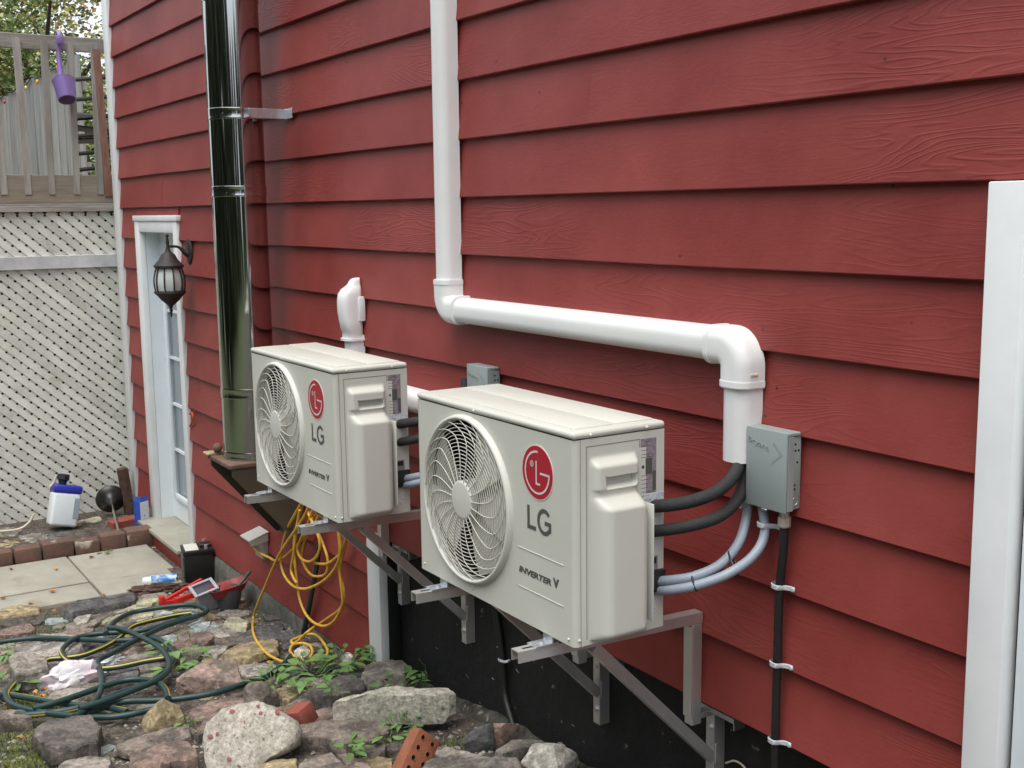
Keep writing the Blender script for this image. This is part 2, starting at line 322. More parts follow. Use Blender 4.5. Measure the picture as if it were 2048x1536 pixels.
M['leafy'] = leaves('autumn_olive_leaves', [(0, (.12, .135, .04)), (.4, (.26, .27, .08)), (.75, (.40, .36, .11)), (.92, (.48, .31, .10)), (1, (.42, .16, .08))])
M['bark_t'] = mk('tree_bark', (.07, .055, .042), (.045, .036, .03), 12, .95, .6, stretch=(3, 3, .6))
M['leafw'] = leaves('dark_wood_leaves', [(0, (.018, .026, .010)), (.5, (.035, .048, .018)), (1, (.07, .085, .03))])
M['glass'] = mk('door_glass', (.22, .27, .30), None, rough=.08, spec=.8)
M['glassc'] = mk('frosted_lantern_glass', (.62, .68, .67), (.52, .58, .57), 12, .15, spec=.7)
M['bulb'] = mk('cream_bulb', (.55, .50, .36), None, rough=.4)
M['grass'] = mk('lawn_green', (.055, .075, .028), (.08, .095, .04), 9, .9, .4)
# ------------------------------------------------------------------ ground and yard
def axis(a, b, step, far):
    out = [-f for f in far[::-1]] if a > -1e8 else []
    out = [a - f for f in far[::-1]]; n = int(round((b - a) / step)); out += [a + (b - a) * i / n for i in range(n + 1)]; return out + [b + f for f in far]
xs = axis(-6.6, 1.4, .045, [.3, .8, 2, 5, 12, 30, 80]); ys = axis(-2.3, .12, .045, [.3, .8, 2, 5, 12, 30, 80])
def gnoise(x, y):
    if x < -4.3 or y > .06: return 0.0
    k = min(1, (x + 4.3) / .3)
    return k * (.020 * noise.noise((x * 3, y * 3, 0)) + .012 * noise.noise((x * 9, y * 9, 2)) - .012)
def grd(x, y): return gz(x) + gnoise(x, y)
gb = MB()
gb.v = [(x, y, grd(x, y)) for y in ys for x in xs]
nx = len(xs)
gb.f = [(j * nx + i, j * nx + i + 1, (j + 1) * nx + i + 1, (j + 1) * nx + i) for j in range(len(ys) - 1) for i in range(nx - 1)]
gb.m = []
for j in range(len(ys) - 1):
    for i in range(nx - 1):
        gb.m.append(1 if (ys[j] < -3.2 or xs[i] > 2.5) else 0)
ground = gb.build('ground', [M['soil'], M['grass']], kind='structure')

patio = bpy.data.objects.new('patio', None); C.objects.link(patio); patio.location = (-4.9, -.9, -1.17); tag(patio, kind='structure')
pcols = [(-.672, -.175), (-1.32, -.685), (-1.96, -1.333)]
for i, (y0, y1) in enumerate(pcols):
    for j, (x0, x1) in enumerate([(-5.385, -4.765), (-4.752, -4.43 - .03 * i)]):
        if i == 0 and j == 1: y1 = -.22
        mb = MB(); mb.rbox(x0, x1, y0, y1, -1.21, -1.150 + .004 * ((i + j) % 2), .005, 2)
        mb.build('paving_slab', M['slab'], patio)
edg = thing('brick_edging', (-5.46, -.6, -1.17), 'row of brown bricks edging the paved step beside the door', 'brick edging')
bl = [(-1.94, -1.76), (-1.75, -1.57), (-1.56, -1.375), (-1.36, -1.18), (-1.17, -.998), (-.985, -.828), (-.82, -.63), (-.62, -.468), (-.46, -.298), (-.29, -.12)]
for i, (y0, y1) in enumerate(bl):
    mb = MB(); h = [.0, .004, -.004, .002, 0, .004, .010, -.012, .006, .012][i]
    mb.rbox(-5.52 + .006 * (i % 3), -5.395 + .006 * (i % 2), y0, y1, -1.2, -1.062 + h, .012, 2)
    mb.build('brick', M['brick'], edg)

# ------------------------------------------------------------------ the red house
E_ = .2037; Z3 = 1.0648
def zl(k): return Z3 - (k - 3) * E_
house = thing('red_house', (-2.0, .5, -1.2), 'house clad in deep red wooden clapboards with white corner trim', 'house')
mb = MB()
mb.box(-6.22, -5.69, .003, .40, -1.0, 4.2); mb.box(-4.80, 2.6, .003, .40, -.352, 4.2); mb.box(-5.69, -4.80, .003, .40, .975, 4.2)
mb.box(-4.80, -2.15, .003, .40, -1.0, -.352); mb.box(-6.22, 2.6, .402, 3.0, -1.0, 4.2)
mb.build('wall_core', M['core'], house, smooth=0)
rc = random.Random(3)
def clap(x0, x1, zb, zt, hid=.022):
    mb = MB(); n = max(2, int((x1 - x0) / .16)); ph = rc.random() * 50
    prof = lambda z: -.006 - .023 * max(0, min(1, (zt + hid - z) / (zt + hid - zb)))
    rows = [(.0, zb), (-.0280, zb), (-.0295, zb + .0025), (prof(zb + .06), zb + .06), (prof(zt), zt), (prof(zt + hid), zt + hid), (.0, zt + hid)]
    for i in range(n + 1):
        x = x0 + (x1 - x0) * i / n
        w = .0022 * noise.noise((x * 1.3, ph, 0)); d = .0016 * noise.noise((x * 1.7, ph, 5))
        for k, (y, z) in enumerate(rows): mb.v.append((x, y + (d if 0 < k < 6 else 0), z + (w if k < 4 else 0)))
    r = len(rows)
    for i in range(n):
        for k in range(r - 1): mb.f.append((i * r + k, (i + 1) * r + k, (i + 1) * r + k + 1, i * r + k + 1)); mb.m.append(0)
    mb.f.append(tuple(range(r))[::-1]); mb.m.append(0); mb.f.append(tuple(n * r + k for k in range(r))); mb.m.append(0)
    mb.f = [f[::-1] for f in mb.f]
    mb.build('clapboard', M['red'], house, smooth=25)
DL, DR = -5.725, -4.778      # outer edges of the white door surround
for k in range(-10, 14):
    zb, zt = zl(k), zl(k - 1)
    if k <= 3:
        cuts = {2: [-.612], -1: [-2.2], 1: [1.6], 0: [-3.9], 3: [-5.1]}.get(k, [])
        ed = [-6.112] + cuts + [2.55]
    elif k <= 10: ed = None
    else: ed = None
    if ed:
        for a, b in zip(ed[:-1], ed[1:]): clap(a + .001, b - .001, zb, zt)
    else:
        clap(-6.112, DL + .012, zb if k < 13 else -1.002, zt)
        if k == 4: clap(DL + .012, DR - .012, .992, zt)
        if k <= 10: clap(DR - .012, .80, zb, zt)
        else: clap(DR - .012, -2.236, zb if k < 13 else -1.002, zt)
def trim(name, x0, x1, y0, y1, z0, z1, mat='white', b=.004):
    mb = MB(); mb.rbox(x0, x1, y0, y1, z0, z1, b, 2); return mb.build(name, M[mat], house)
trim('corner_trim', -6.245, -6.112, -.038, .10, -1.02, 4.2)
trim('corner_trim', -2.236, -2.115, -.042, -.002, -1.06, -.352); trim('tarred_return', -2.225, -2.119, .000, .06, -1.2, -.354, 'tar')
trim('door_casing', (0.7771,-0.048,1.06)[0], (0.863,-0.048,0.9264)[0], -.048, .002, -1.1, 1.062)
mb = MB(); mb.rbox(.875, 1.66, -.018, .001, -1.1, 1.056, .003, 2); mb.build('white_door', M['door'], house)
trim('door_casing', 1.66, 1.76, -.048, .002, -1.1, 1.062)
mb = MB(); mb.box(-2.125, 2.6, .062, .40, -1.4, -.353); mb.build('tarred_foundation', M['tar'], house)
for fx0, fx1 in ((-6.2, DL + .03), (DR + .0, -2.24)):
    mb = MB(); nfd = max(6, int((fx1 - fx0) * 11))
    for i in range(nfd + 1):
        x = fx0 + (fx1 - fx0) * i / nfd
        for (y, z) in ((-.002, -.985), (-.03, -1.02), (-.034, -1.08), (-.05, -1.35)):
            mb.v.append((x, y - .02 * abs(noise.noise((x * 5, z * 9, 1))), z + .01 * noise.noise((x * 6, z * 8, 3))))
    for i in range(nfd):
        for k in range(3): mb.f.append((i * 4 + k, i * 4 + k + 1, (i + 1) * 4 + k + 1, (i + 1) * 4 + k)); mb.m.append(0)
    mb.build('concrete_foundation', M['conc'], house, smooth=60)
# the parged footing that slopes out below the tarred wall
mb = MB(); n = 60
for i in range(n + 1):
    x = -1.95 + 2.6 * i / n; zt = gz(x) - .02 + .012 * noise.noise((x * 4, 0, 7)) + .03 * math.exp(-((x + 1.35) / .25) ** 2)
    for k, (y, dz) in enumerate(((.063, .02), (.045, .012), (.01, -.02), (-.02, -.10))):
        mb.v.append((x, y + .012 * noise.noise((x * 9, k, 2)), zt + dz + .012 * noise.noise((x * 11, k * 3, 4))))
for i in range(n):
    for k in range(3): mb.f.append((i * 4 + k, i * 4 + k + 1, (i + 1) * 4 + k + 1, (i + 1) * 4 + k)); mb.m.append(0)
mb.build('footing', M['parge'], house, smooth=50)

mb = MB(); rsx = random.Random(4)
for i in range(13):
    x = rsx.uniform(-2.0, .3); z = gz(x) + rsx.uniform(.03, .42) ** 1.3; a = rsx.uniform(-.9, .5); L = rsx.uniform(.003, .022); w_ = rsx.uniform(.0008, .003)
    c, s_ = math.cos(a), math.sin(a); mb.add([(x + L * c * i_ - w_ * s_ * j_, .0606, z + L * s_ * i_ + w_ * c * j_) for i_, j_ in ((-1, -1), (.7, -.6), (1, .5), (-.5, 1))], [(0, 1, 2, 3)])
mb.build('plaster_fleck', M['r_concrete'], house, smooth=0, kind='stuff')
# the glazed back door with its surround and sill
door = thing('back_door', (-5.25, .05, -1.07), 'white glazed back door in a deep white frame behind the lantern', 'door')
mb = MB()
mb.rbox(DL, DL + .105, -.040, .002, -1.06, .975, .004); mb.rbox(DR - .085, DR, -.040, .002, -1.06, .975, .004)
mb.rbox(DL - .012, DR + .014, -.046, .002, .976, 1.012, .004); mb.rbox(DL + .106, DR - .086, -.038, .002, .905, .975, .003)
mb.build('door_casing', M['white'], door)
mb = MB(); mb.box(DL + .07, DL + .104, .003, .14, -1.06, .93); mb.box(DR - .084, DR - .05, .003, .14, -1.06, .93); mb.box(DL + .105, DR - .085, .003, .14, .904, .93)
mb.build('door_jamb', M['door'], door, smooth=0)
x0, x1 = DL + .104, DR - .084
mb = MB(); gx0, gx1, gz0, gz1 = x0 + .10, x1 - .16, -.875, .70
mb.box(x0, gx0, .09, .135, -1.05, .904); mb.box(gx1, x1, .09, .135, -1.05, .904); mb.box(gx0, gx1, .09, .135, -1.05, gz0); mb.box(gx0, gx1, .09, .135, gz1, .904)
leaf = mb.build('door_leaf', M['door'], door, smooth=0)
mb = MB(); mb.rbox(gx0 - .03, gx0 + .012, .072, .090, gz0 - .03, gz1 + .03, .004); mb.rbox(gx1 - .012, gx1 + .03, .072, .090, gz0 - .03, gz1 + .03, .004)
mb.rbox(gx0 + .013, gx1 - .013, .072, .090, gz0 - .03, gz0 + .012, .004); mb.rbox(gx0 + .013, gx1 - .013, .072, .090, gz1 - .012, gz1 + .03, .004)
mb.build('glazing_bead', M['door'], leaf)
for i in range(1, 5):
    z = gz0 + (gz1 - gz0) * i / 5; mb = MB(); mb.box(gx0 + .012, gx1 - .012, .088, .0995, z - .009, z + .009); mb.build('muntin', M['door'], leaf, smooth=0)
mb = MB(); xm = (gx0 + gx1) / 2; mb.box(xm - .009, xm + .009, .0865, .0885, gz0 + .012, gz1 - .012); mb.build('muntin', M['door'], leaf, smooth=0)
mb = MB(); mb.box(gx0, gx1, .10, .11, gz0, gz1); mb.build('pane', M['glass'], leaf, smooth=0)
mb = MB(); mb.rbox(DL + .02, DR + .01, -.15, .09, -1.078, -1.052, .004); mb.build('door_sill', M['slab'], door)
mb = MB(); mb.rbox(DL + .03, DR - .0, -.128, -.03, -1.2, -1.079, .003); mb.build('step_riser', M['redflat'], door)

# ------------------------------------------------------------------ stainless flue
FX, FY, FR = -3.145, -.22, .127
flue = thing('flue_pipe', (FX, FY, -.15), 'tall mirror polished stainless flue pipe running up the red wall', 'flue pipe')
zs = [-.155, .165, 1.12, 1.995, 4.1]
for a, b in zip(zs[:-1], zs[1:]):
    mb = MB(); mb.lathe([(FR, a + .001), (FR, b - .001)], (FX, FY, 0), n=96); mb.build('pipe_section', M['steel'], flue, smooth=40)
def ring(z, h, r, name='locking_band'):
    mb = MB(); mb.lathe([(r - .004, z - h / 2), (r, z - h / 2), (r + .0014, z - h / 2 + .004), (r + .0004, z - h / 2 + .008), (r + .0004, z + h / 2 - .008), (r + .0014, z + h / 2 - .004), (r, z + h / 2), (r - .004, z + h / 2)], (FX, FY, 0), n=96)
    return mb.build(name, M['bandm'], flue, smooth=40)
ring(.165, .05, FR + .002); ring(1.12, .05, FR + .002); ring(1.995, .03, FR + .002); ring(-.138, .036, FR + .004, 'base_collar')
st = ring(1.475, .052, FR + .0012, 'wall_strap')
mb = MB(); mb.rbox(FX + FR - .01, FX + FR + .008, -.20, -.026, 1.452, 1.498, .002, 1); mb.rbox(FX + FR + .009, FX + FR + .10, -.030, -.026, 1.452, 1.498, .001, 1)
mb.rbox(FX + FR - .03, FX + FR + .04, -.215, -.20, 1.455, 1.495, .002, 1); mb.build('strap_arm', M['zinc'], st)
mb = MB(); mb.rbox(FX - FR - .028, FX - FR - .004, FY - .03, FY - .016, 1.452, 1.498, .003, 1); mb.build('strap_lug', M['zinc'], st)
mb = MB(); mb.rbox(FX - .165, FX + .165, -.385, -.020, -.180, -.158, .004); mb.build('base_plate', M['rust'], flue)
for s in (-1, 1):
    mb = MB(); xx = FX + s * .155
    pr = [(-.372, -.181), (-.022, -.181), (-.022, -.60), (-.05, -.60), (-.372, -.215)]
    vs = [(xx - .005, y, z) for y, z in pr] + [(xx + .005, y, z) for y, z in pr]
    mb.add(vs, [(0, 1, 2, 3, 4), (9, 8, 7, 6, 5)] + [(i, i + 5, (i + 1) % 5 + 5, (i + 1) % 5) for i in range(5)]); mb.build('support_gusset', M['gusset'], flue, smooth=0)
mb = MB(); mb.box(FX - .149, FX + .149, -.034, -.026, -.60, -.182); mb.build('back_plate', M['gusset'], flue, smooth=0)
mb = MB(); mb.rbox(FX - .19, FX - .12, -.40, -.30, -.160, -.146, .004, 1); mb.rbox(FX - .15, FX - .10, -.32, -.22, -.160, -.150, .004, 1); mb.build('wood_shim', M['r_tan'], flue)
bm = bmesh.new(); bmesh.ops.create_icosphere(bm, subdivisions=3, radius=.024)
mb = MB(); mb.bm(bm, 0, Matrix.Translation((FX - .125, -.345, -.124))); mb.build('ball_nut', M['rust'], flue, smooth=60)

# ------------------------------------------------------------------ two heat pump units
X0, YF, ZT, UW, UH, UD = -.7625, -.5458, .4906, .7958, .545, .2808
XR = X0 + UW; ZB = ZT - UH; UC, VC = .2822, .2721; FCX, FCZ = X0 + UC, ZT - VC
hp = thing('heat_pump', (X0 + UW / 2, YF + UD / 2, ZB), 'nearer and larger looking beige heat pump, beside the grey switch box and hoses', 'heat pump', 'outdoor heat pumps on the red wall')
mb = MB(); RH = .226; CR = .014
ang = sorted([2 * math.pi * i / 96 for i in range(96)] + [math.atan2(a - FCZ, b - FCX) % (2 * math.pi) for a in (ZB, ZT - .024) for b in (X0, XR - CR)])
inner, outer = [], []
for a in ang:
    c, s = math.cos(a), math.sin(a); t = 1e9
    if c > 1e-9: t = min(t, (XR - CR - FCX) / c)
    if c < -1e-9: t = min(t, (X0 - FCX) / c)
    if s > 1e-9: t = min(t, (ZT - .024 - FCZ) / s)
    if s < -1e-9: t = min(t, (ZB - FCZ) / s)
    inner.append((FCX + RH * c, YF, FCZ + RH * s)); outer.append((FCX + t * c, YF, FCZ + t * s))
n = len(ang); mb.v = inner + outer
for i in range(n): j = (i + 1) % n; mb.f.append((i, j, n + j, n + i)); mb.m.append(0)
k = 8; base = len(mb.v)      # rounded corner into the side, up to the seam
cs = [(XR - CR + CR * math.sin(q), YF + CR - CR * math.cos(q)) for q in [math.pi / 2 * i / k for i in range(k + 1)]] + [(XR, YF + .0185), (XR - .004, YF + .019)]
for (x, y) in cs: mb.v += [(x, y, ZB), (x, y, ZT - .024)]
for i in range(len(cs) - 1): mb.f.append((base + 2 * i, base + 2 * i + 2, base + 2 * i + 3, base + 2 * i + 1)); mb.m.append(0)
mb.box(X0, X0 + .003, YF, YF + UD, ZB, ZT - .024)
fp = mb.build('front_panel', M['beige'], hp, smooth=40)
mb = MB(); mb.box(XR - .004, XR, YF + .0205, YF + UD, ZB, ZT - .024); mb.box(X0 + .004, XR - .005, YF + UD - .006, YF + UD - .001, ZB, ZT - .024)
sp = mb.build('side_panel', M['beige'], hp, smooth=0)
mb = MB(); mb.box(X0 + .002, XR - .006, YF + .004, YF + UD - .008, ZB + .001, ZB + .006); mb.build('base_pan', M['beige'], hp, smooth=0)
mb = MB(); mb.lathe([(RH, 0), (RH - .004, .02), (RH - .004, .10)], (FCX, YF, FCZ), 'Y', 96, caps=False); mb.build('fan_shroud', M['black'], hp, smooth=40)  # coloured black so the gaps between the blades look unlit
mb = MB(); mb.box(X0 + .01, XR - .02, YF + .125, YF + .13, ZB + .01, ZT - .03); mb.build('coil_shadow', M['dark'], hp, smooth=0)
mb = MB(); nb = 5
for q in range(nb):
    a0 = R([126, 176, 280, 332, 25][q]); sw = R([56, 58, 58, 58, 58][q])
    for i in range(13):
        for j in range(9):
            r = .05 + (.215 - .05) * j / 8; a = a0 + sw * i / 12 + .06 * (j / 8); y = YF + .002 + .022 * (i / 12) + .002 * math.sin(j)
            mb.v.append((FCX + r * math.cos(a), y, FCZ + r * math.sin(a)))
    b0 = q * 117
    for i in range(12):
        for j in range(8): mb.f.append((b0 + i * 9 + j, b0 + i * 9 + j + 1, b0 + (i + 1) * 9 + j + 1, b0 + (i + 1) * 9 + j)); mb.m.append(0)
mb.lathe([(.0, .012), (.055, .012), (.055, .10)], (FCX, YF, FCZ), 'Y', 32)
mb.build('fan_blades', M['blade'], hp, smooth=60)
mb = MB(); mb.lathe([(.2395, .0005), (.2392, -.004), (.2365, -.0125), (.232, -.0165), (.2275, -.0155), (.2245, -.010), (.2235, .004), (.2235, .02)], (FCX, YF, FCZ), 'Y', 128, caps=False)
gr = mb.build('grille_rim', M['beigep'], hp, smooth=60)
mb = MB()
for i in range(15):
    r = .0665 + (.2135 - .0665) * i / 14; y = YF - .013 + .008 * (r / .22) ** 2 - .004
    pts = [(FCX + r * math.cos(2 * math.pi * j / 72), y, FCZ + r * math.sin(2 * math.pi * j / 72)) for j in range(72)]
    mb.tube(pts, .00135, 5, closed=True)
mb.build('grille_ring', M['grille'], gr, smooth=80)
mb = MB()
for q in range(21):
    a0 = 2 * math.pi * q / 21 + .1; pts = []
    for i in range(17):
        t = i / 16; r = .054 + (.2245 - .054) * t
        a = a0 + .30 * t - .10 * math.sin(math.pi * t) + (.34 * ((t - .70) / .30) ** 1.4 if t > .70 else 0)
        y = YF - .0135 + .008 * (r / .22) ** 2 - .007
        pts.append((FCX + r * math.cos(a), y, FCZ + r * math.sin(a)))
    mb.tube(pts, .0015, 5)
mb.build('grille_spoke', M['grille'], gr, smooth=80)
mb = MB(); mb.lathe([(.0, -.0215), (.048, -.0214), (.0535, -.0205), (.0552, -.0185), (.0556, -.012), (.0556, 0.0)], (FCX, YF, FCZ), 'Y', 64); mb.build('grille_hub', M['beigep'], gr, smooth=50)
# lid with two shallow raised fields
mb = MB(); mb.rbox(X0 - .003, XR + .003, YF - .0035, YF + UD + .002, ZT - .0225, ZT - .0035, .0085, 3)
lid = mb.build('lid', M['beige'], hp, smooth=45)
mb = MB(); mb.rbox(X0 + .022, XR - .03, YF + .024, YF + .142, ZT - .006, ZT - .0005, .004, 2); mb.rbox(X0 + .022, XR - .03, YF + .150, YF + UD - .012, ZT - .006, ZT + .0005, .004, 2); mb.build('pressed_field', M['beige'], lid, smooth=45)
def screw(x, y, z, ax, par):
    bm = bmesh.new(); bmesh.ops.create_uvsphere(bm, u_segments=10, v_segments=6, radius=.0042); mb = MB()
    mb.bm(bm, 0, Matrix.Translation((x, y, z))); mb.build('screw', M['beigep'], par, smooth=60)
screw(X0 + .33, YF - .0035, ZT - .014, 0, lid); screw(XR + .003, YF + .048, ZT - .014, 1, lid); screw(XR + .003, YF + .222, ZT - .014, 1, lid)
screw(X0 + .02, YF, ZB + .02, 0, fp); screw(X0 + .30, YF, ZB + .018, 0, fp); screw(XR - .025, YF, ZB + .016, 0, fp); screw(XR, YF + .014, ZB + .017, 1, fp)
# badge, lettering, rules
DX, DZ = X0 + .6387, ZT - .1300
mb = MB(); mb.lathe([(.0, -.0018), (.0685, -.0016), (.0689, .0)], (DX, YF, DZ), 'Y', 72); bd = mb.build('badge', M['logo'], hp, smooth=40)
mb = MB(); mb.lathe([(.0689, -.0014), (.0715, -.0012), (.0715, .0)], (DX, YF, DZ), 'Y', 72); mb.build('badge_halo', M['logow'], bd, smooth=40)  # thin pale ring painted for the bright halo around the badge
def flat(mb, pts, w, y):      # flat printed stroke in the front plane
    P = [Vector((p[0], p[1])) for p in pts]; L = []; Rr = []
    for i, p in enumerate(P):
        d = ((P[min(i + 1, len(P) - 1)] - p).normalized() if i < len(P) - 1 else Vector((0, 0))) + ((p - P[i - 1]).normalized() if i > 0 else Vector((0, 0)))
        d = d.normalized(); nn = Vector((-d.y, d.x)); kk = 1.0
        if 0 < i < len(P) - 1:
            e = (P[i + 1] - p).normalized(); kk = 1 / max(.5, abs(nn.dot(Vector((-e.y, e.x)))))
        L.append(p + nn * w / 2 * kk); Rr.append(p - nn * w / 2 * kk)
    n = len(P); mb.add([(v.x, y, v.y) for v in L] + [(v.x, y, v.y) for v in Rr], [(i, n + i, n + i + 1, i + 1) for i in range(n - 1)])
mb = MB(); yb = YF - .0026; ra = .0535
arc = [(DX + ra * math.cos(a), DZ + ra * math.sin(a)) for a in [R(90) + R(270) * i / 60 for i in range(61)]]
flat(mb, [(DX + .004, DZ + ra)] + arc + [(DX + .013, DZ)], .0058, yb)
flat(mb, [(DX - .0035, DZ + .030), (DX - .0035, DZ - .029), (DX + .014, DZ - .029)], .0056, yb)
mb.lathe([(.0, -.0026), (.0092, -.0026)], (DX - .023, YF, DZ + .020), 'Y', 24)
mb.build('badge_mark', M['logow'], bd, smooth=0)
mb = MB(); yb = YF - .0008
flat(mb, [(X0 + .5945, ZT - .222), (X0 + .5945, ZT - .279), (X0 + .629, ZT - .279)], .0112, yb)
gcx, gcz, gr_ = X0 + .6675, ZT - .2535, .0275
garc = [(gcx + .98 * gr_ * math.cos(a), gcz + 1.06 * gr_ * math.sin(a)) for a in [R(42) + R(276) * i / 40 for i in range(41)]]
flat(mb, garc + [(gcx + .0245, gcz - .018), (gcx + .0245, gcz - .002), (gcx + .001, gcz - .002)], .0110, yb)
mb.build('lettering', M['ink'], fp, smooth=0)
for v in (.345, .451):
    mb = MB(); mb.rbox(X0 + .543, X0 + .750, YF - .0013, YF + .0005, ZT - v - .0019, ZT - v + .0019, .0010, 2); mb.build('embossed_rule', M['beige'], fp, smooth=60)
def text(txt, size, mat, M_, name, par, extrude=.0005, off=0.0, shear=0.0):
    cu = bpy.data.curves.new('txt', 'FONT'); cu.body = txt; cu.size = size; cu.extrude = extrude; cu.offset = off; cu.shear = shear
    o = bpy.data.objects.new('txt', cu); C.objects.link(o)
    me = bpy.data.meshes.new_from_object(o.evaluated_get(bpy.context.evaluated_depsgraph_get()))
    bpy.data.objects.remove(o); bpy.data.curves.remove(cu)
    mb = MB(); lo = min(v.co.x for v in me.vertices); hi = max(v.co.x for v in me.vertices); bz = min(v.co.y for v in me.vertices); hz = max(v.co.y for v in me.vertices)
    mb.v = [tuple(M_((v.co.x - lo) / (hi - lo), (v.co.y - bz) / (hz - bz), v.co.z)) for v in me.vertices]; mb.f = [tuple(p.vertices) for p in me.polygons]; mb.m = [0] * len(mb.f)
    bpy.data.meshes.remove(me)
    return mb.build(name, M[mat], par, smooth=0)
text('INVERTER', .02, 'ink', lambda a, b, c: (X0 + .547 + .149 * a, YF - .0007 - c, ZT - .4115 + .0165 * b), 'lettering', fp, off=.0007, shear=.18)
text('V', .02, 'ink', lambda a, b, c: (X0 + .704 + .026 * a, YF - .0007 - c, ZT - .4105 + .0235 * b), 'lettering', fp, off=.0011)
# side service panel and moulded valve cover
mb = MB()
def groove(y0, y1, z0, z1, w=.0022):
    mb.box(XR - .001, XR + .0004, y0, y1, z1 - w, z1); mb.box(XR - .001, XR + .0004, y0, y0 + w, z0, z1 - w)
groove(YF + .036, YF + .2025, ZB + .015, ZT - .042); mb.box(XR - .001, XR + .0003, YF + .2, YF + .202, ZT - .185, ZT - .046)
mb.build('panel_seam', M['seam'], sp, smooth=0)
mb = MB(); nu, nv = 56, 130
def sm(a, b, x): t = max(0, min(1, (x - a) / (b - a))); return t * t * (3 - 2 * t)
def rd_(a, b, x): t = max(0, min(1, (x - a) / (b - a))); return math.sqrt(max(0, 1 - (1 - t) ** 2))
for iv in range(nv + 1):
    v = .064 + (.536 - .064) * iv / nv
    for iu in range(nu + 1):
        w = .043 + (.222 - .043) * iu / nu
        wl, wr = .048, .189 + .016 * sm(.17, .21, v)
        er = .016
        er2 = .018 + .018 * sm(.16, .20, v); edge = rd_(wl, wl + er2, w) * rd_(-wr, -wr + er2, -w)
        h = .024 * sm(.070, .096, v)
        if v > .150: h = h + (.056 - .024) * sm(.166, .200, v) - .006 * sm(.15, .156, v) * (1 - sm(.166, .18, v))
        h *= rd_(-.5345, -.508, -v)
        slot = sm(.1205, .1222, v) * (1 - sm(.136, .153, v)) * sm(.079, .083, w) * (1 - sm(.172, .176, w))
        h = h * edge - slot * .021
        mb.v.append((XR + .0008 + max(0, h), YF + w, ZT - v))
for iv in range(nv):
    for iu in range(nu): a = iv * (nu + 1) + iu; mb.f.append((a, a + nu + 1, a + nu + 2, a + 1)); mb.m.append(0)
mb.build('valve_cover', M['beigep'], hp, smooth=70)
mb = MB(); mb.rbox(XR + .0005, XR + .050, YF + .2055, YF + .2095, ZT - .505, ZT - .200, .002, 2); mb.build('cover_flange', M['beigep'], hp)
mb = MB(); mb.box(XR, XR + .0006, YF + .2045, YF + .2545, ZT - .184, ZT - .043); lb = mb.build('rating_label', M['label'], hp, smooth=0)
mb = MB(); mb.box(XR + .0006, XR + .001, YF + .220, YF + .241, ZT - .135, ZT - .094); mb.box(XR + .0006, XR + .001, YF + .243, YF + .2535, ZT - .178, ZT - .128); mb.lathe([(0, .001), (.0045, .001)], (XR, YF + .212, ZT - .115), 'X', 14); mb.build('label_block', M['ink'], lb, smooth=0)
text('LG', .01, 'ink', lambda a, b, c: (XR + .0009 + c, YF + .222 + .014 * a, ZT - .054 + .006 * b), 'label_print', lb, .0001)
mb = MB(); mb.box(XR + .0006, XR + .0009, YF + .2055, YF + .241, ZT - .0915, ZT - .0900)
for k in range(11): mb.box(XR + .0006, XR + .0009, YF + .207, YF + .207 + .014 + .018 * rc.random(), ZT - .063 - .0105 * (k if k < 3 else k + 4.2), ZT - .0615 - .0105 * (k if k < 3 else k + 4.2))
mb.build('label_print', M['ink'], lb, smooth=0)
mb = MB(); mb.box(XR, XR + .0009, YF + .2055, YF + .278, ZT - .206, ZT - .1865); l2 = mb.build('serial_sticker', M['labelw'], hp, smooth=0)
mb = MB(); mb.box(XR, XR + .0006, YF + .2105, YF + .262, ZT - .455, ZT - .352); l3 = mb.build('warning_label', M['label'], hp, smooth=0)
mb = MB(); mb.box(XR + .0006, XR + .001, YF + .2105, YF + .261, ZT - .436, ZT - .408); mb.build('sticker_field', M['labelw'], l3, smooth=0)
mb = MB(); mb.box(XR + .0006, XR + .0012, YF + .2105, YF + .257, ZT - .372, ZT - .356); mb.box(XR + .001, XR + .0014, YF + .2105, YF + .259, ZT - .450, ZT - .438); mb.build('label_block', M['black'], l3, smooth=0)
mb = MB(); mb.box(XR, XR + .0006, YF + .2105, YF + .258, ZT - .512, ZT - .482); mb.build('serial_sticker', M['labelw'], hp, smooth=0)
for xf in (-.094, -.639):
    for (a, b) in ((.03, .10), (.19, .26)):
        mb = MB(); mb.box(xf - .03, xf + .03, YF + a, YF + b, ZB - .022, ZB); mb.build('foot', M['beige'], hp, smooth=0)
DXU = -1.4072; DZU = .003
hp2 = copy_tree(hp); hp2.location = (hp.location.x + DXU, hp.location.y, hp.location.z + DZU)
tag(hp2, 'farther beige heat pump beside the stainless flue, with yellow cord hanging below it', 'heat pump')

# ------------------------------------------------------------------ aluminium wall brackets
def armz(y): return -.079 - .018 * (y + .64) / .61
br = thing('wall_bracket', (-.094, .05, -.4), 'aluminium bracket arm under the right end of the nearer heat pump', 'bracket', 'aluminium brackets carrying the heat pumps')
bx0, bx1 = -.111, -.077
mb = MB(); ya, yb_ = -.640, -.029
def slope(mb, x0, x1, t0, t1, m=0):
    mb.add([(x, y, armz(y) - t) for y in (ya, yb_) for (x, t) in ((x0, t0), (x1, t0), (x1, t1), (x0, t1))], [(0, 1, 2, 3), (7, 6, 5, 4), (0, 4, 5, 1), (1, 5, 6, 2), (2, 6, 7, 3), (3, 7, 4, 0)], m)
slope(mb, bx0, bx1, 0, .0035); slope(mb, bx0, bx0 + .0032, .0036, .030); slope(mb, bx1 - .0032, bx1, .0036, .030)
arm = mb.build('arm', M['alu'], br, smooth=0)
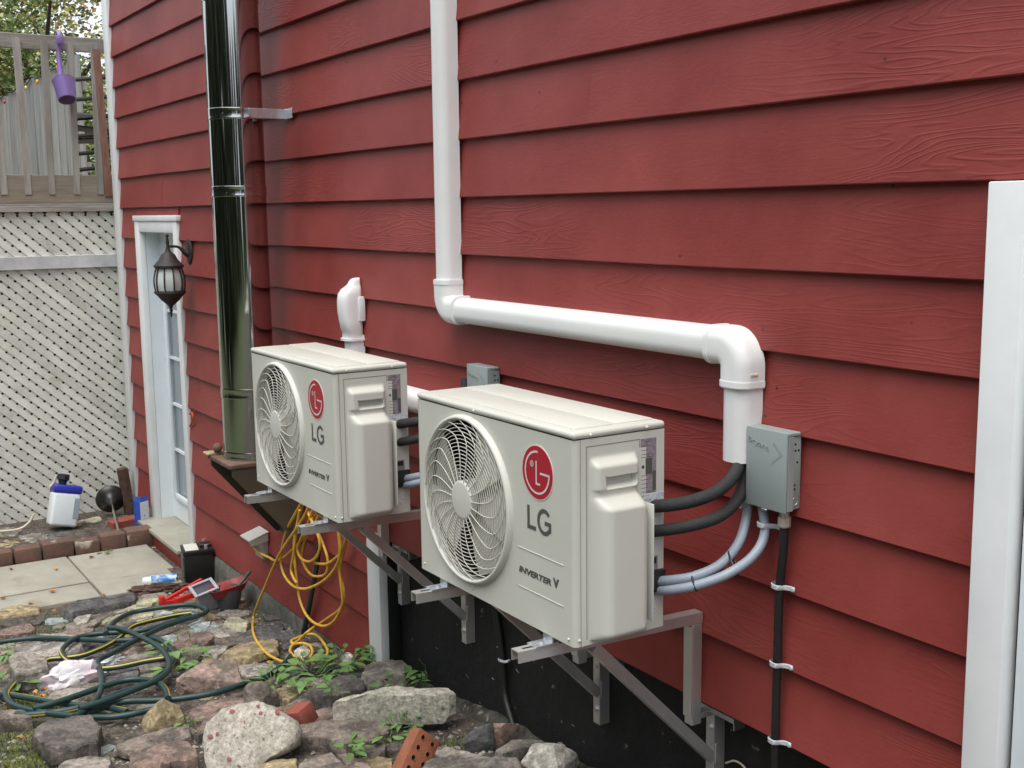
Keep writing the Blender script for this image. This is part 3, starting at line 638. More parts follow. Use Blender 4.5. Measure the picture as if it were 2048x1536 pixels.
mb = MB(); mb.add([(x, y, armz(y) + .0006) for (x, y) in ((-.098, -.618), (-.09, -.618), (-.09, -.588), (-.098, -.588))], [(0, 1, 2, 3)]); mb.build('slot', M['dark'], arm, smooth=0)
mb = MB(); mb.rbox(bx0 + .0005, bx1 - .0005, -.064, -.029, -.425, armz(-.03) - .031, .002, 1); mb.box(bx0, bx1, -.068, -.064, -.40, -.135); mb.build('post', M['alu'], br, smooth=30)
mb = MB(); bar(mb, (-.094, -.400, -.120), (-.094, .022, -.545), .0335, .030)
mb.add([(bx1 + .0005, y, z) for y, z in ((-.32, -.196), (.01, -.542), (.01, -.537), (-.32, -.191))], [(0, 1, 2, 3)]); mb.build('brace', M['alu'], br, smooth=0)
mb = MB(); mb.box(bx0, bx1, .020, .0235, -.652, -.392); mb.box(bx0, bx0 + .003, .0236, .060, -.652, -.392); mb.box(bx1 - .003, bx1, .0236, .060, -.652, -.392); mb.rbox(bx1, bx1 + .003, .024, .032, -.56, -.50, .001, 1); mb.build('leg', M['alu'], br, smooth=0)
for zb_ in (-.452, -.600):
    mb = MB(); mb.lathe([(.0, .0125), (.0075, .0125), (.0075, .0185), (.011, .0186), (.011, .0199), (.0, .0199)], (-.094, 0, zb_), 'Y', 6); mb.build('bolt', M['zinc'], br, smooth=20)
mb = MB(); mb.box(bx0 - .01, .018, .004, .060, -.388, -.385); mb.box(bx0 - .01, .018, .004, .007, -.4, -.3885); mb.box(.0, .004, .0195, .0605, -.43, -.3885); mb.box(bx0 - .012, bx0 - .008, .018, .0605, -.43, -.3885); mb.build('wall_rail', M['zinc'], br, smooth=0)
mb = MB(); mb.box(bx0 + .004, bx1 - .004, -.0285, .0195, -.412, -.396); mb.build('spacer', M['alu'], br, smooth=0)
mb = MB(); z0 = armz(-.56) + .0015
mb.box(bx0 - .004, bx1 + .004, -.590, -.520, z0, z0 + .004); mb.box(bx0 - .004, bx1 + .004, -.540, -.536, z0 + .0042, ZB - .001); mb.box(bx0 + .004, bx0 + .012, -.586, -.545, z0 + .0041, z0 + .007)
mb.lathe([(.0, .010), (.0065, .010), (.0065, .0041)], (-.09, -.562, z0), 'Z', 6); mb.build('foot_clip', M['zinc'], br, smooth=0)
for dx, dz, lab in ((-.545, 0, 'aluminium bracket under the fan end of the nearer heat pump'), (DXU, DZU, 'aluminium bracket under the right end of the farther heat pump'), (DXU - .545, DZU, 'aluminium bracket under the fan end of the farther heat pump')):
    b2 = copy_tree(br); b2.location = (br.location.x + dx, br.location.y, br.location.z + dz); b2['label'] = lab

# ------------------------------------------------------------------ white line duct
def duct(mb, pts, w, d, n=6, caps=True):
    # rounded-rectangle section swept along pts in the wall plane; the wall side is at y = -.024
    P = [Vector(p) for p in pts]; sec = []
    rr = .034
    for (cx, cy, a0) in ((w / 2 - rr, d - rr, 0), (-(w / 2 - rr), d - rr, 90)):
        for i in range(n + 1): q = R(a0 + 90 * i / n); sec.append((cx + rr * math.cos(q), cy + rr * math.sin(q)))
    sec = [(w / 2, 0)] + sec + [(-w / 2, 0)]; k = len(sec); base = len(mb.v)
    for i, p in enumerate(P):
        t = (P[min(i + 1, len(P) - 1)] - P[max(i - 1, 0)]).normalized(); s_ = Vector((t.z, 0, -t.x))
        for (a, b) in sec: q = p + s_ * a; mb.v.append((q.x, -.024 - b, q.z))
    for i in range(len(P) - 1):
        for j in range(k):
            j2 = (j + 1) % k; mb.f.append((base + i * k + j, base + (i + 1) * k + j, base + (i + 1) * k + j2, base + i * k + j2)); mb.m.append(0)
    mb.f.append(tuple(base + j for j in range(k))); mb.m.append(0); mb.f.append(tuple(base + (len(P) - 1) * k + j for j in range(k))[::-1]); mb.m.append(0)
    return mb
def arcp(cx, cz, r, a0, a1, n=12): return [(cx + r * math.cos(R(a0 + (a1 - a0) * i / n)), 0, cz + r * math.sin(R(a0 + (a1 - a0) * i / n))) for i in range(n + 1)]
VX, HZ, PX = -1.432, .664, .090
ld = thing('line_duct', (VX, -.05, .6), 'white plastic line duct running down, across and down the red clapboards', 'duct')
def seg(name, pts, w, d, par): mb = MB(); duct(mb, pts, w, d); return mb.build(name, M['pvc'], par, smooth=40)
seg('duct_length', [(VX, 0, .765), (VX, 0, 4.0)], .088, .072, ld)
seg('duct_length', [(VX + .08, 0, HZ), (PX - .085, 0, HZ)], .088, .072, ld)
seg('duct_length', [(PX, 0, .568), (PX, 0, .368)], .088, .072, ld)
e1 = [(VX, 0, .772), (VX, 0, .75)] + arcp(VX + .052, HZ + .052, .052, 180, 270)[0:] + [(VX + .085, 0, HZ), (VX + .10, 0, HZ)]
seg('elbow', e1, .100, .079, ld)
e2 = [(PX - .10, 0, HZ), (PX - .085, 0, HZ)] + arcp(PX - .052, HZ - .052, .052, 90, 0) + [(PX, 0, .58), (PX, 0, .560)]
el = seg('elbow', e2, .100, .079, ld)
mb = MB(); mb.rbox(PX + .0495, PX + .053, -.075, -.05, .594, .600, .001, 1); mb.build('clip_slot', M['cream'], el)
for (p, q) in (((VX, 0, .754), (VX, 0, .769)), ((VX + .084, 0, HZ), (VX + .0975, 0, HZ)), ((PX - .0975, 0, HZ), (PX - .084, 0, HZ)), ((PX, 0, .563), (PX, 0, .578))): seg('elbow_lip', [p, q], .103, .081, el if p[0] > -.5 else ld)
CX = -2.262
d2 = thing('line_duct', (CX, -.05, .25), 'short white line duct with a rounded wall cap behind the farther heat pump', 'duct')
seg('duct_length', [(CX, 0, .50), (CX, 0, .34)], .080, .070, d2)
seg('duct_length', [(CX + .07, 0, .286), (-1.40, 0, .286)], .088, .072, d2)
seg('elbow', [(CX, 0, .36), (CX, 0, .345)] + arcp(CX + .052, .338, .052, 180, 270) + [(CX + .08, 0, .286), (CX + .09, 0, .286)], .098, .078, d2)
seg('elbow', [(-1.41, 0, .286), (-1.395, 0, .286)] + arcp(-1.372, .234, .052, 90, 0) + [(-1.32, 0, .20), (-1.32, 0, .185)], .098, .078, d2)
mb = MB(); prof = [(.475, .086, .074), (.515, .088, .076), (.520, .092, .080), (.56, .092, .088), (.60, .092, .094), (.645, .092, .095), (.675, .090, .090), (.695, .080, .075), (.706, .064, .058), (.716, .050, .048), (.728, .046, .042), (.738, .036, .032), (.742, .02, .015)]
K = 24; 
for (z, w, d) in prof:
    for j in range(K):
        q = 2 * math.pi * j / K; c, s = math.cos(q), math.sin(q)
        mb.v.append((CX + w / 2 * math.copysign(abs(c) ** .55, c), -.024 - d / 2 + d / 2 * math.copysign(abs(s) ** .6, s), z))
for i in range(len(prof) - 1):
    for j in range(K): j2 = (j + 1) % K; mb.f.append((i * K + j, i * K + j2, (i + 1) * K + j2, (i + 1) * K + j)); mb.m.append(0)
mb.f.append(tuple(range(K))[::-1]); mb.f.append(tuple((len(prof) - 1) * K + j for j in range(K))); mb.m += [0, 0]
cap = mb.build('wall_cap', M['pvc'], d2, smooth=50)
mb = MB(); mb.rbox(CX + .044, CX + .053, -.052, -.022, .56, .665, .004, 2); mb.build('cap_flange', M['pvc'], cap)
seg('cap_lip', [(CX, 0, .488), (CX, 0, .478)], .098, .084, cap)

# ------------------------------------------------------------------ grey switch boxes
bx = thing('switch_box', (.202, -.05, .27), 'grey outdoor switch box beside the lower end of the white duct', 'switch box', 'grey switch boxes on the red wall')
mb = MB(); mb.rbox(.140, .270, -.072, -.024, .272, .458, .003, 2); bb = mb.build('box_body', M['gbox'], bx)
mb = MB(); mb.rbox(.134, .2735, -.079, -.0725, .266, .469, .003, 2); mb.rbox(.134, .2735, -.072, -.030, .4585, .468, .002, 1); mb.rbox(.2705, .2735, -.072, -.052, .27, .458, .001, 1); fc = mb.build('box_cover', M['gbox'], bx)
text('Bryant', .02, 'gbox', lambda a, b, c: (.142 + .072 * a, -.0792 - max(0, c) * 2, .428 - .016 * a + .018 * b), 'embossed_lettering', fc, .0006)
mb = MB(); flat(mb, [(.228, .438), (.256, .412), (.222, .386)], .004, -.0797); flat(mb, [(.228, .438), (.256, .412), (.222, .386)], .006, -.0794); mb.build('embossed_arrow', M['gbox'], fc, smooth=0)
mb = MB()
for (y, z) in ((-.045, .438), (-.045, .422), (-.034, .422), (-.038, .392), (-.045, .335), (-.045, .325)): mb.lathe([(.0, .2709), (.0028, .2709), (.0028, .270)], (0, y, z), 'X', 10)
mb.box(.2702, .2708, -.060, -.057, .398, .434); mb.box(.2702, .2708, -.058, -.055, .31, .34); mb.build('knockout', M['dark'], bb, smooth=0)
mb = MB(); pts = [(.2708, -.045 + .0095 * math.cos(2 * math.pi * i / 20), .293 + .0095 * math.sin(2 * math.pi * i / 20)) for i in range(20)]; mb.tube(pts, .0009, 4, closed=True); mb.build('knockout_ring', M['gland'], bb)
mb = MB(); mb.rbox(.188, .208, -.079, -.066, .260, .2665, .002, 1); mb.build('latch', M['zinc'], bx)
mb = MB(); mb.lathe([(.013, .0), (.013, -.016), (.0, -.016)], (.182, -.050, .272), n=16); mb.build('conduit_socket', M['gbox'], bx, smooth=40)
bx2 = copy_tree(bx); bx2.location = (bx.location.x + DXU, bx.location.y, bx.location.z + .012); tag(bx2, 'grey outdoor switch box half hidden behind the nearer heat pump', 'switch box')

# ------------------------------------------------------------------ hoses, conduits, power cable
def hose(name, pts, r, mat, label, cat, group=None, n=12, ridge=0):
    sub = 10 if not ridge else 40; sp_ = spline(pts, sub); mb = MB()
    mb.tube(sp_, r, n, rf=(lambda i: r * (1 + (ridge if i % 3 == 0 else -ridge * .3))) if ridge else None)
    return mb.build(name, M[mat], None, smooth=60, label=label, cat=cat, group=group)
ga = 'black insulated pipes of the heat pumps'
pa = [(0.0209,-0.3,0.2663), (0.0753,-0.28,0.2787), (0.1086,-0.235,0.2893), (0.1305,-0.18,0.3077), (0.1237,-0.12,0.333), (0.1064,-0.075,0.367), (0.0913,-0.06,0.4153)]
pb = [(0.0255,-0.3,0.2017), (0.0798,-0.275,0.2167), (0.1282,-0.235,0.2342), (0.1392,-0.17,0.2472), (0.1222,-0.1,0.2709), (0.1134,-0.065,0.3209), (0.1043,-0.055,0.4168)]
hA = hose('insulated_pipe', pa, .0168, 'foam', 'upper black foam covered pipe from the nearer heat pump to the white duct', 'insulated pipe', ga)
hB = hose('insulated_pipe', pb, .0155, 'foam', 'lower black foam covered pipe from the nearer heat pump to the white duct', 'insulated pipe', ga)
gc = 'grey blue flexible conduits'
pc = [(0.0143,-0.29,0.0646), (0.0755,-0.27,0.0813), (0.1211,-0.235,0.0974), (0.1417,-0.17,0.1212), (0.132,-0.1,0.1608), (0.1146,-0.055,0.2201), (0.1151,-0.045,0.2986)]
pd = [(0.0145,-0.29,0.0405), (0.0817,-0.275,0.0588), (0.1364,-0.24,0.079), (0.1749,-0.175,0.1059), (0.185,-0.1,0.1408), (0.1804,-0.055,0.1912), (0.1643,-0.05,0.2697)]
hC = hose('flexible_conduit', pc, .0125, 'conduit', 'upper of the two grey blue conduits tied together beside the nearer heat pump', 'conduit', gc, ridge=.05)
hD = hose('flexible_conduit', pd, .0125, 'conduit', 'lower of the two grey blue conduits, clipped below the grey switch box', 'conduit', gc, ridge=.05)
def tie(p, q, r, par, tilt):
    p, q = Vector(p), Vector(q); c = (p + q) / 2; u = (q - p); L = u.length / 2 + r; u.normalize(); v = Vector(tilt).cross(u).normalized()
    mb = MB(); pts = []
    for i in range(28):
        a = 2 * math.pi * i / 28; pts.append(c + u * math.cos(a) * L + v * math.sin(a) * r)
    mb.tube(pts, .0028, 6, closed=True); mb.build('cable_tie', M['black'], par, smooth=60)
tie((0.1147,-0.236,0.0946), (0.1305,-0.243,0.0766), .0145, hC, (.75, .5, .1)); tie((0.1441,-0.135,0.138), (0.1735,-0.145,0.1131), .0145, hC, (.6, .5, .5)); tie((0.117,-0.05,0.2864), (0.1077,-0.06,0.266), .016, hC, (0, .1, 1))
mb = MB(); mb.rbox(.030, .046, -.316, -.266, .045, .102, .004); mb.build('entry_grommet', M['black'], hC)
def copyline(o, lab, dz=0):
    c = copy_tree(o); c.location = (o.location.x + DXU, o.location.y, o.location.z + DZU + dz); c['label'] = lab
copyline(hA, 'upper black foam covered pipe seen between the two heat pumps'); copyline(hB, 'lower black foam covered pipe seen between the two heat pumps')
copyline(hC, 'upper grey blue conduit seen between the two heat pumps'); copyline(hD, 'lower grey blue conduit seen between the two heat pumps')
hose('drain_tube', [(.098, -.04, .40), (.094, -.045, .34), (.095, -.045, .29), (.086, -.05, .24)], .0085, 'cream', 'cream drain tube hanging from the white duct behind black pipes', 'drain tube')
pw = thing('power_cable', (.222, -.045, -.4), 'black power cable dropping from the grey switch box down the wall', 'cable')
mb = MB(); mb.tube(spline([(.243, -.05, .232), (.240, -.048, .16), (.228, -.046, .05), (.226, -.046, -.14), (.226, -.046, -.40), (.224, -.03, -.66)], 8), .0115, 12); mb.build('cable_sheath', M['black'], pw, smooth=60)
mb = MB(); mb.lathe([(.0, .270), (.0125, .270), (.0125, .252), (.0165, .250), (.0165, .226), (.013, .222), (.0, .222)], (.243, -.05, 0), n=10); mb.build('cable_gland', M['gland'], pw, smooth=20)
def clampon(c, r, par):
    mb = MB(); x, y, z = c; pts = [(x - .019, -.026, z), (x - .018, y - .004, z), (x - .012, y - .0125, z - .001), (x, y - .0145, z - .002), (x + .010, y - .0125, z - .002), (x + .016, y + .004, z - .003), (x + .026, -.033, z - .004), (x + .040, -.030, z - .005)]
    sp_ = spline(pts, 5); n = len(sp_)
    for p in sp_: mb.v += [(p.x, p.y, p.z - .0065), (p.x, p.y - .003, p.z - .005), (p.x, p.y - .003, p.z + .005), (p.x, p.y, p.z + .0065)]
    for i in range(n - 1):
        for k in range(4): k2 = (k + 1) % 4; mb.f.append((i * 4 + k, i * 4 + k2, i * 4 + 4 + k2, i * 4 + 4 + k)); mb.m.append(0)
    mb.lathe([(.0065, -.033), (.005, -.0365), (0, -.037)], (x + .036, 0, z - .005), 'Y', 10)
    mb.build('clamp', M['clampm'], par, smooth=50)
clampon((.226, -.046, .066), .012, pw); clampon((.226, -.046, -.141), .012, pw); clampon((.226, -.046, -.349), .012, pw); clampon((.176, -.05, .216), .012, hD)
fcab = thing('foundation_cable', (-1.2, .05, -.9), 'black cable clipped to the black foundation below the nearer heat pump', 'cable')
mb = MB(); mb.tube(spline([(-1.3234,0.045,-0.3907), (-1.2844,0.047,-0.5357), (-1.258,0.046,-0.6639), (-1.2371,0.04,-0.7731), (-1.1523,0.02,-0.8538)], 8), .0135, 10); mb.build('cable_sheath', M['hoseb'], fcab, smooth=60)
mb = MB(); mb.tube(spline([(-1.3021,0.056,-0.6573), (-1.2594,0.034,-0.6441), (-1.2232,0.029,-0.6368), (-1.2099,0.036,-0.632), (-1.231,0.058,-0.6401)], 6), .0055, 8); mb.build('clamp', M['clampm'], fcab, smooth=60)
hose('white_wire', [(-0.0644,0.055,-0.5619), (-0.0226,0.05,-0.5372), (0.0138,0.05,-0.5402), (0.0383,0.05,-0.5686)], .003, 'cream', 'thin white wire end poking out of the black foundation', 'wire')
# ------------------------------------------------------------------ lantern, outlet, clip
LX, LY = -4.60, -.150
lan = thing('wall_lantern', (LX, -.03, .8), 'rusty black carriage lantern on an arm beside the white door', 'lantern')
mb = MB(); mb.lathe([(.0, -.034), (.030, -.034), (.048, -.030), (.052, -.024), (.052, -.018)], (LX, 0, 0), 'Y', 24)
vs = mb.v; mb.v = [(x, y, .80 + (z) * 1.55) for x, y, z in vs]; mb.build('wall_plate', M['lantern'], lan, smooth=40)
mb = MB(); mb.tube(spline([(LX, -.03, .785), (LX, -.055, .80), (LX, -.09, .828), (LX, LY, .832)], 6), .011, 10, rf=lambda i: .024 - .016 * min(1, i / 11)); mb.build('arm', M['lantern'], lan, smooth=60)
mb = MB(); mb.lathe([(.0, .905), (.010, .90), (.011, .893), (.006, .885), (.009, .872), (.010, .850), (.008, .835), (.014, .815), (.020, .80), (.040, .785), (.056, .755), (.074, .735), (.088, .722), (.088, .712), (.080, .708)], (LX, LY, 0), n=12)
mb.build('lantern_roof', M['lantern'], lan, smooth=30)
def lr(z): t = (z - .575) / .135; return .062 + .025 * math.sin(math.pi * (.28 + .62 * t))
mb = MB(); mb.lathe([(lr(.575 + .135 * i / 8) - .004, .575 + .135 * i / 8) for i in range(9)], (LX, LY, 0), n=10, caps=False); mb.build('glass_pane', M['glassc'], lan, smooth=0)
for q in range(10):
    a = 2 * math.pi * q / 10; mb = MB()
    mb.tube([(LX + (lr(z) + .001) * math.cos(a), LY + (lr(z) + .001) * math.sin(a), z) for z in [.572 + .139 * i / 8 for i in range(9)]], .0042, 6); mb.build('cage_bar', M['lantern'], lan, smooth=60)
mb = MB(); mb.lathe([(.062, .578), (.092, .572), (.094, .562), (.078, .548), (.055, .52), (.030, .498), (.012, .482), (.008, .465), (.012, .458), (.007, .448), (.004, .42), (.0, .415)], (LX, LY, 0), n=12); mb.build('lantern_base', M['lantern'], lan, smooth=30)
mb = MB(); mb.lathe([(.020, .66), (.018, .70)], (LX, LY, 0), n=12); mb.build('bulb_socket', M['bulb'], lan)
ol = thing('outlet_cover', (-3.55, -.03, -.72), 'pale grey outdoor outlet with its flap cover lifted, yellow cord plugged in', 'outlet')
mb = MB(); mb.rbox(-3.60, -3.49, -.060, -.026, -.80, -.665, .004, 2); mb.build('outlet_box', M['outlet'], ol)
mb = MB(); mb.add([(x, y, z + dz) for dz in (0, .006) for (x, y, z) in ((-3.615, -.026, -.655), (-3.475, -.026, -.655), (-3.475, -.135, -.690), (-3.615, -.135, -.690))], [(3, 2, 1, 0), (4, 5, 6, 7), (0, 1, 5, 4), (1, 2, 6, 5), (2, 3, 7, 6), (3, 0, 4, 7)])
mb.add([(x, y, z) for (x, y, z) in ((-3.475, -.135, -.69), (-3.475, -.03, -.66), (-3.475, -.03, -.70), (-3.475, -.125, -.715))] + [(x, y, z) for (x, y, z) in ((-3.479, -.135, -.69), (-3.479, -.03, -.66), (-3.479, -.03, -.70), (-3.479, -.125, -.715))], [(0, 1, 2, 3), (7, 6, 5, 4), (0, 3, 7, 4), (2, 3, 7, 6)])
mb.build('flap_cover', M['outlet'], ol, smooth=0)
hose('wire_clip', [(-4.7547,-0.028,-0.1981), (-4.6828,-0.034,-0.1811), (-4.6626,-0.036,-0.2151), (-4.7331,-0.032,-0.2632), (-4.7578,-0.028,-0.2736)], .0055, 'orange', 'small orange bent clip on the clapboards beside the white door', 'clip')

# ------------------------------------------------------------------ yellow extension cord and garden hose
yc = thing('extension_cord', (-2.6, -.12, -.9), 'yellow extension cord hanging in tangled loops below the farther heat pump', 'extension cord')
CORD = [
 [(-3.5163,-0.07,-0.697),(-3.5817,-0.07,-0.7378),(-3.5736,-0.07,-0.7597),(-3.4779,-0.07,-0.7637),(-3.3626,-0.07,-0.756),(-3.2811,-0.07,-0.7508),(-3.1682,-0.07,-0.7095),(-3.0765,-0.07,-0.657),(-2.9971,-0.07,-0.6119),(-2.9094,-0.07,-0.5548),(-2.8231,-0.07,-0.4884),(-2.722,-0.07,-0.42),(-2.666,-0.07,-0.3596)],
 [(-2.7736,-0.105,-0.308),(-2.8221,-0.105,-0.3563),(-2.9162,-0.105,-0.4365),(-3.0184,-0.105,-0.5312),(-3.0865,-0.105,-0.635),(-3.1068,-0.105,-0.7139),(-3.0633,-0.105,-0.7692),(-2.9572,-0.105,-0.7906),(-2.8105,-0.105,-0.7664),(-2.6495,-0.105,-0.7013),(-2.5078,-0.105,-0.6222),(-2.4058,-0.105,-0.5354),(-2.3693,-0.105,-0.4669),(-2.3794,-0.105,-0.4037),(-2.4052,-0.105,-0.344),(-2.4196,-0.105,-0.2947)],
 [(-2.7658,-0.09,-0.3017),(-2.8427,-0.09,-0.3734),(-2.901,-0.09,-0.4568),(-2.9457,-0.09,-0.5385),(-2.9647,-0.09,-0.6152),(-2.9523,-0.09,-0.7063),(-2.936,-0.09,-0.7964),(-2.9063,-0.09,-0.8609),(-2.8392,-0.09,-0.9066),(-2.739,-0.09,-0.9183),(-2.6187,-0.09,-0.8975),(-2.5162,-0.09,-0.8457),(-2.4442,-0.09,-0.7834),(-2.4014,-0.09,-0.7171),(-2.4115,-0.09,-0.6329),(-2.428,-0.09,-0.5504),(-2.4139,-0.09,-0.4738),(-2.4168,-0.09,-0.4149),(-2.4321,-0.09,-0.3392)],
 [(-2.6304,-0.125,-0.2894),(-2.7149,-0.125,-0.3755),(-2.8194,-0.125,-0.4611),(-2.9569,-0.125,-0.5641),(-3.0493,-0.125,-0.6372),(-3.1353,-0.125,-0.7177),(-3.3014,-0.125,-0.8897),(-3.421,-0.125,-1.0162),(-3.498,-0.125,-1.1176),(-3.5075,-0.125,-1.1921)],
 [(-2.7072,-0.08,-0.3325),(-2.7851,-0.08,-0.4325),(-2.883,-0.08,-0.5326),(-2.9406,-0.08,-0.6038),(-2.9029,-0.08,-0.6413),(-2.8048,-0.08,-0.6344),(-2.7145,-0.08,-0.5905),(-2.6657,-0.08,-0.5368),(-2.668,-0.08,-0.489),(-2.7143,-0.08,-0.4445),(-2.798,-0.08,-0.3864)],
 [(-2.8464,-0.06,-0.3928),(-2.7487,-0.06,-0.4555),(-2.6705,-0.06,-0.5206),(-2.6227,-0.06,-0.5779),(-2.6384,-0.06,-0.6442),(-2.7158,-0.06,-0.6869),(-2.8245,-0.06,-0.7086),(-2.9074,-0.06,-0.687),(-2.9389,-0.06,-0.6429),(-2.8984,-0.06,-0.561),(-2.8,-0.06,-0.453),(-2.7241,-0.06,-0.3736)],
 [(-2.7623,-0.065,-0.6333),(-2.6334,-0.065,-0.6046),(-2.5317,-0.065,-0.5556),(-2.458,-0.065,-0.5055),(-2.405,-0.065,-0.4427),(-2.3857,-0.065,-0.392),(-2.4198,-0.065,-0.3403)],
 [(-2.8086,-0.115,-0.3764),(-2.8553,-0.115,-0.485),(-2.9115,-0.115,-0.6265),(-2.9486,-0.115,-0.7008),(-2.9232,-0.115,-0.7375),(-2.8777,-0.115,-0.7542)],
 [(-2.4183,-0.055,-0.335),(-2.3998,-0.055,-0.3902),(-2.4239,-0.055,-0.4622),(-2.4705,-0.055,-0.5406),(-2.4954,-0.055,-0.6146),(-2.4611,-0.055,-0.6934),(-2.4714,-0.055,-0.7439),(-2.5267,-0.055,-0.8009),(-2.6467,-0.055,-0.871),(-2.7534,-0.055,-0.9328)],
]
low = [(-3.1028,-0.2663,-1.0374),(-2.9188,-0.3116,-1.0229),(-2.7111,-0.3408,-1.0065),(-2.5792,-0.3358,-0.996),(-2.4997,-0.319,-0.9897),(-2.463,-0.2928,-0.9868)]
CORD[3] = CORD[3][:-1] + low
CORD.append(CORD[8][-2:] + [(-2.743,-0.0891,-0.939),(-2.6841,-0.1501,-0.9343),(-2.6033,-0.2189,-0.9279),(-2.558,-0.2707,-0.9244),(-2.6049,-0.2589,-0.9281),(-2.6252,-0.217,-0.9297)][:2] + [(-2.7753,-0.151,-0.9965),(-2.7283,-0.2047,-0.9928),(-2.7778,-0.1935,-0.9967),(-2.8048,-0.15,-0.9989)])
CORD.append([(-2.8048,-0.15,-0.9989),(-2.8225,-0.0949,-1.0003),(-2.784,-0.0666,-0.9972),(-2.6505,-0.0869,-0.9867),(-2.5107,-0.1244,-0.9756),(-2.4245,-0.1759,-0.9688),(-2.4055,-0.2324,-0.9673),(-2.4493,-0.2635,-0.9708),(-2.5356,-0.2751,-0.9776),(-2.6324,-0.2587,-0.9852),(-2.711,-0.2117,-0.9915),(-2.7001,-0.1673,-0.9906),(-2.6337,-0.1589,-0.9853),(-2.5394,-0.1871,-0.9779),(-2.4506,-0.241,-0.9709)])
mb = MB()
for p in CORD: mb.tube(spline(p, 7), .0068, 8)
mb.build('cord', M['ycord'], yc, smooth=60)
mb = MB(); mb.tube([(-3.5551,-0.066,-0.7017), (-3.5678,-0.068,-0.7265)], .012, 10); mb.build('plug', M['ycord'], yc, smooth=60)
gh = thing('garden_hose', (-3.0, -.9, -1.05), 'dark green garden hose with yellow stripes lying in loops over the stones', 'garden hose')
HS = [
 [(-3.5479,-0.8567,-1.0276),(-3.4899,-0.8204,-1.023),(-3.3642,-0.7878,-1.0131),(-3.1921,-0.7634,-0.9995),(-3.0152,-0.7498,-0.9855),(-2.8597,-0.7622,-0.9732),(-2.7126,-0.7909,-0.9616),(-2.6127,-0.837,-0.9537),(-2.5386,-0.9059,-0.9478),(-2.4936,-0.9899,-0.9443),(-2.4538,-1.0755,-0.9411),(-2.4228,-1.167,-0.9387),(-2.4047,-1.243,-0.9372)],
 [(-3.7731,-1.3668,-1.0754),(-3.7818,-1.329,-1.0761),(-3.7711,-1.2632,-1.0753),(-3.7184,-1.1543,-1.0711),(-3.5719,-1.0201,-1.0595),(-3.4281,-0.9009,-1.0481),(-3.3522,-0.8054,-1.0421),(-3.3278,-0.7157,-1.0402),(-3.2077,-0.6848,-1.0307),(-3.0446,-0.6873,-1.0178),(-2.912,-0.7148,-1.0073),(-2.807,-0.7653,-0.999),(-2.6722,-0.8535,-0.9884),(-2.621,-0.9358,-0.9843),(-2.5813,-1.0459,-0.9812),(-2.5185,-1.1681,-0.9762),(-2.5111,-1.2739,-0.9756),(-2.556,-1.3978,-0.9792),(-2.6046,-1.4498,-0.983)],
 [(-3.4994,-0.8832,-1.0388),(-3.6632,-0.8117,-1.0517),(-3.7592,-0.7415,-1.0593),(-3.8125,-0.6735,-1.0635),(-3.815,-0.6035,-1.0637),(-3.8038,-0.5366,-1.0629),(-3.782,-0.4508,-1.0611),(-3.7456,-0.3902,-1.0583),(-3.6763,-0.3544,-1.0528),(-3.5879,-0.3454,-1.0458),(-3.5368,-0.3632,-1.0417),(-3.4903,-0.4199,-1.0381),(-3.4722,-0.4943,-1.0366),(-3.4224,-0.61,-1.0327),(-3.3317,-0.7267,-1.0255),(-3.2451,-0.8318,-1.0187),(-3.1448,-0.9305,-1.0108),(-3.0886,-1.0007,-1.0063),(-3.0233,-1.0316,-1.0011),(-2.9038,-1.0475,-0.9917),(-2.7448,-1.0764,-0.9791),(-2.5817,-1.1251,-0.9662),(-2.4612,-1.1852,-0.9567),(-2.3843,-1.2483,-0.9506),(-2.3641,-1.2728,-0.949)],
 [(-3.6217,-0.4148,-1.0635),(-3.639,-0.4797,-1.0648),(-3.6378,-0.5632,-1.0647),(-3.6262,-0.6551,-1.0638),(-3.5973,-0.7264,-1.0615),(-3.5295,-0.7799,-1.0562),(-3.4445,-0.8334,-1.0494),(-3.335,-0.9228,-1.0408),(-3.2602,-1.0376,-1.0349),(-3.2706,-1.1191,-1.0357),(-3.3005,-1.1899,-1.0381),(-3.2345,-1.2717,-1.0328),(-3.1067,-1.3502,-1.0227),(-2.9833,-1.4114,-1.013),(-2.8905,-1.4416,-1.0056),(-2.7783,-1.4444,-0.9968),(-2.682,-1.4217,-0.9892),(-2.5667,-1.3654,-0.98),(-2.4597,-1.2945,-0.9716),(-2.4008,-1.2457,-0.9669)],
 [(-3.5515,-0.4429,-1.0479),(-3.4898,-0.5573,-1.043),(-3.4451,-0.703,-1.0395),(-3.4934,-0.8207,-1.0433),(-3.5562,-0.9342,-1.0483),(-3.5333,-1.0244,-1.0465),(-3.4283,-1.0954,-1.0382),(-3.3216,-1.1272,-1.0297),(-3.1669,-1.1279,-1.0175),(-3.0354,-1.0977,-1.0071),(-2.96,-1.0567,-1.0011),(-2.9153,-0.9631,-0.9976),(-2.9137,-0.8455,-0.9975),(-2.8972,-0.7599,-0.9962)],
 [(-3.0135,-1.4797,-1.0254),(-2.9601,-1.4558,-1.0211),(-2.8832,-1.4045,-1.0151),(-2.7907,-1.3516,-1.0078),(-2.6853,-1.292,-0.9994),(-2.5958,-1.231,-0.9923),(-2.528,-1.1666,-0.987),(-2.4558,-1.1199,-0.9813),(-2.3517,-1.0716,-0.973)],
 [(-2.5859,-1.3864,-0.9666),(-2.5944,-1.2976,-0.9672),(-2.6289,-1.1959,-0.97),(-2.6747,-1.0773,-0.9736),(-2.6873,-0.9909,-0.9746),(-2.6457,-0.9284,-0.9713),(-2.5584,-0.8901,-0.9644),(-2.4446,-0.8886,-0.9554),(-2.3234,-0.9112,-0.9458)],
]
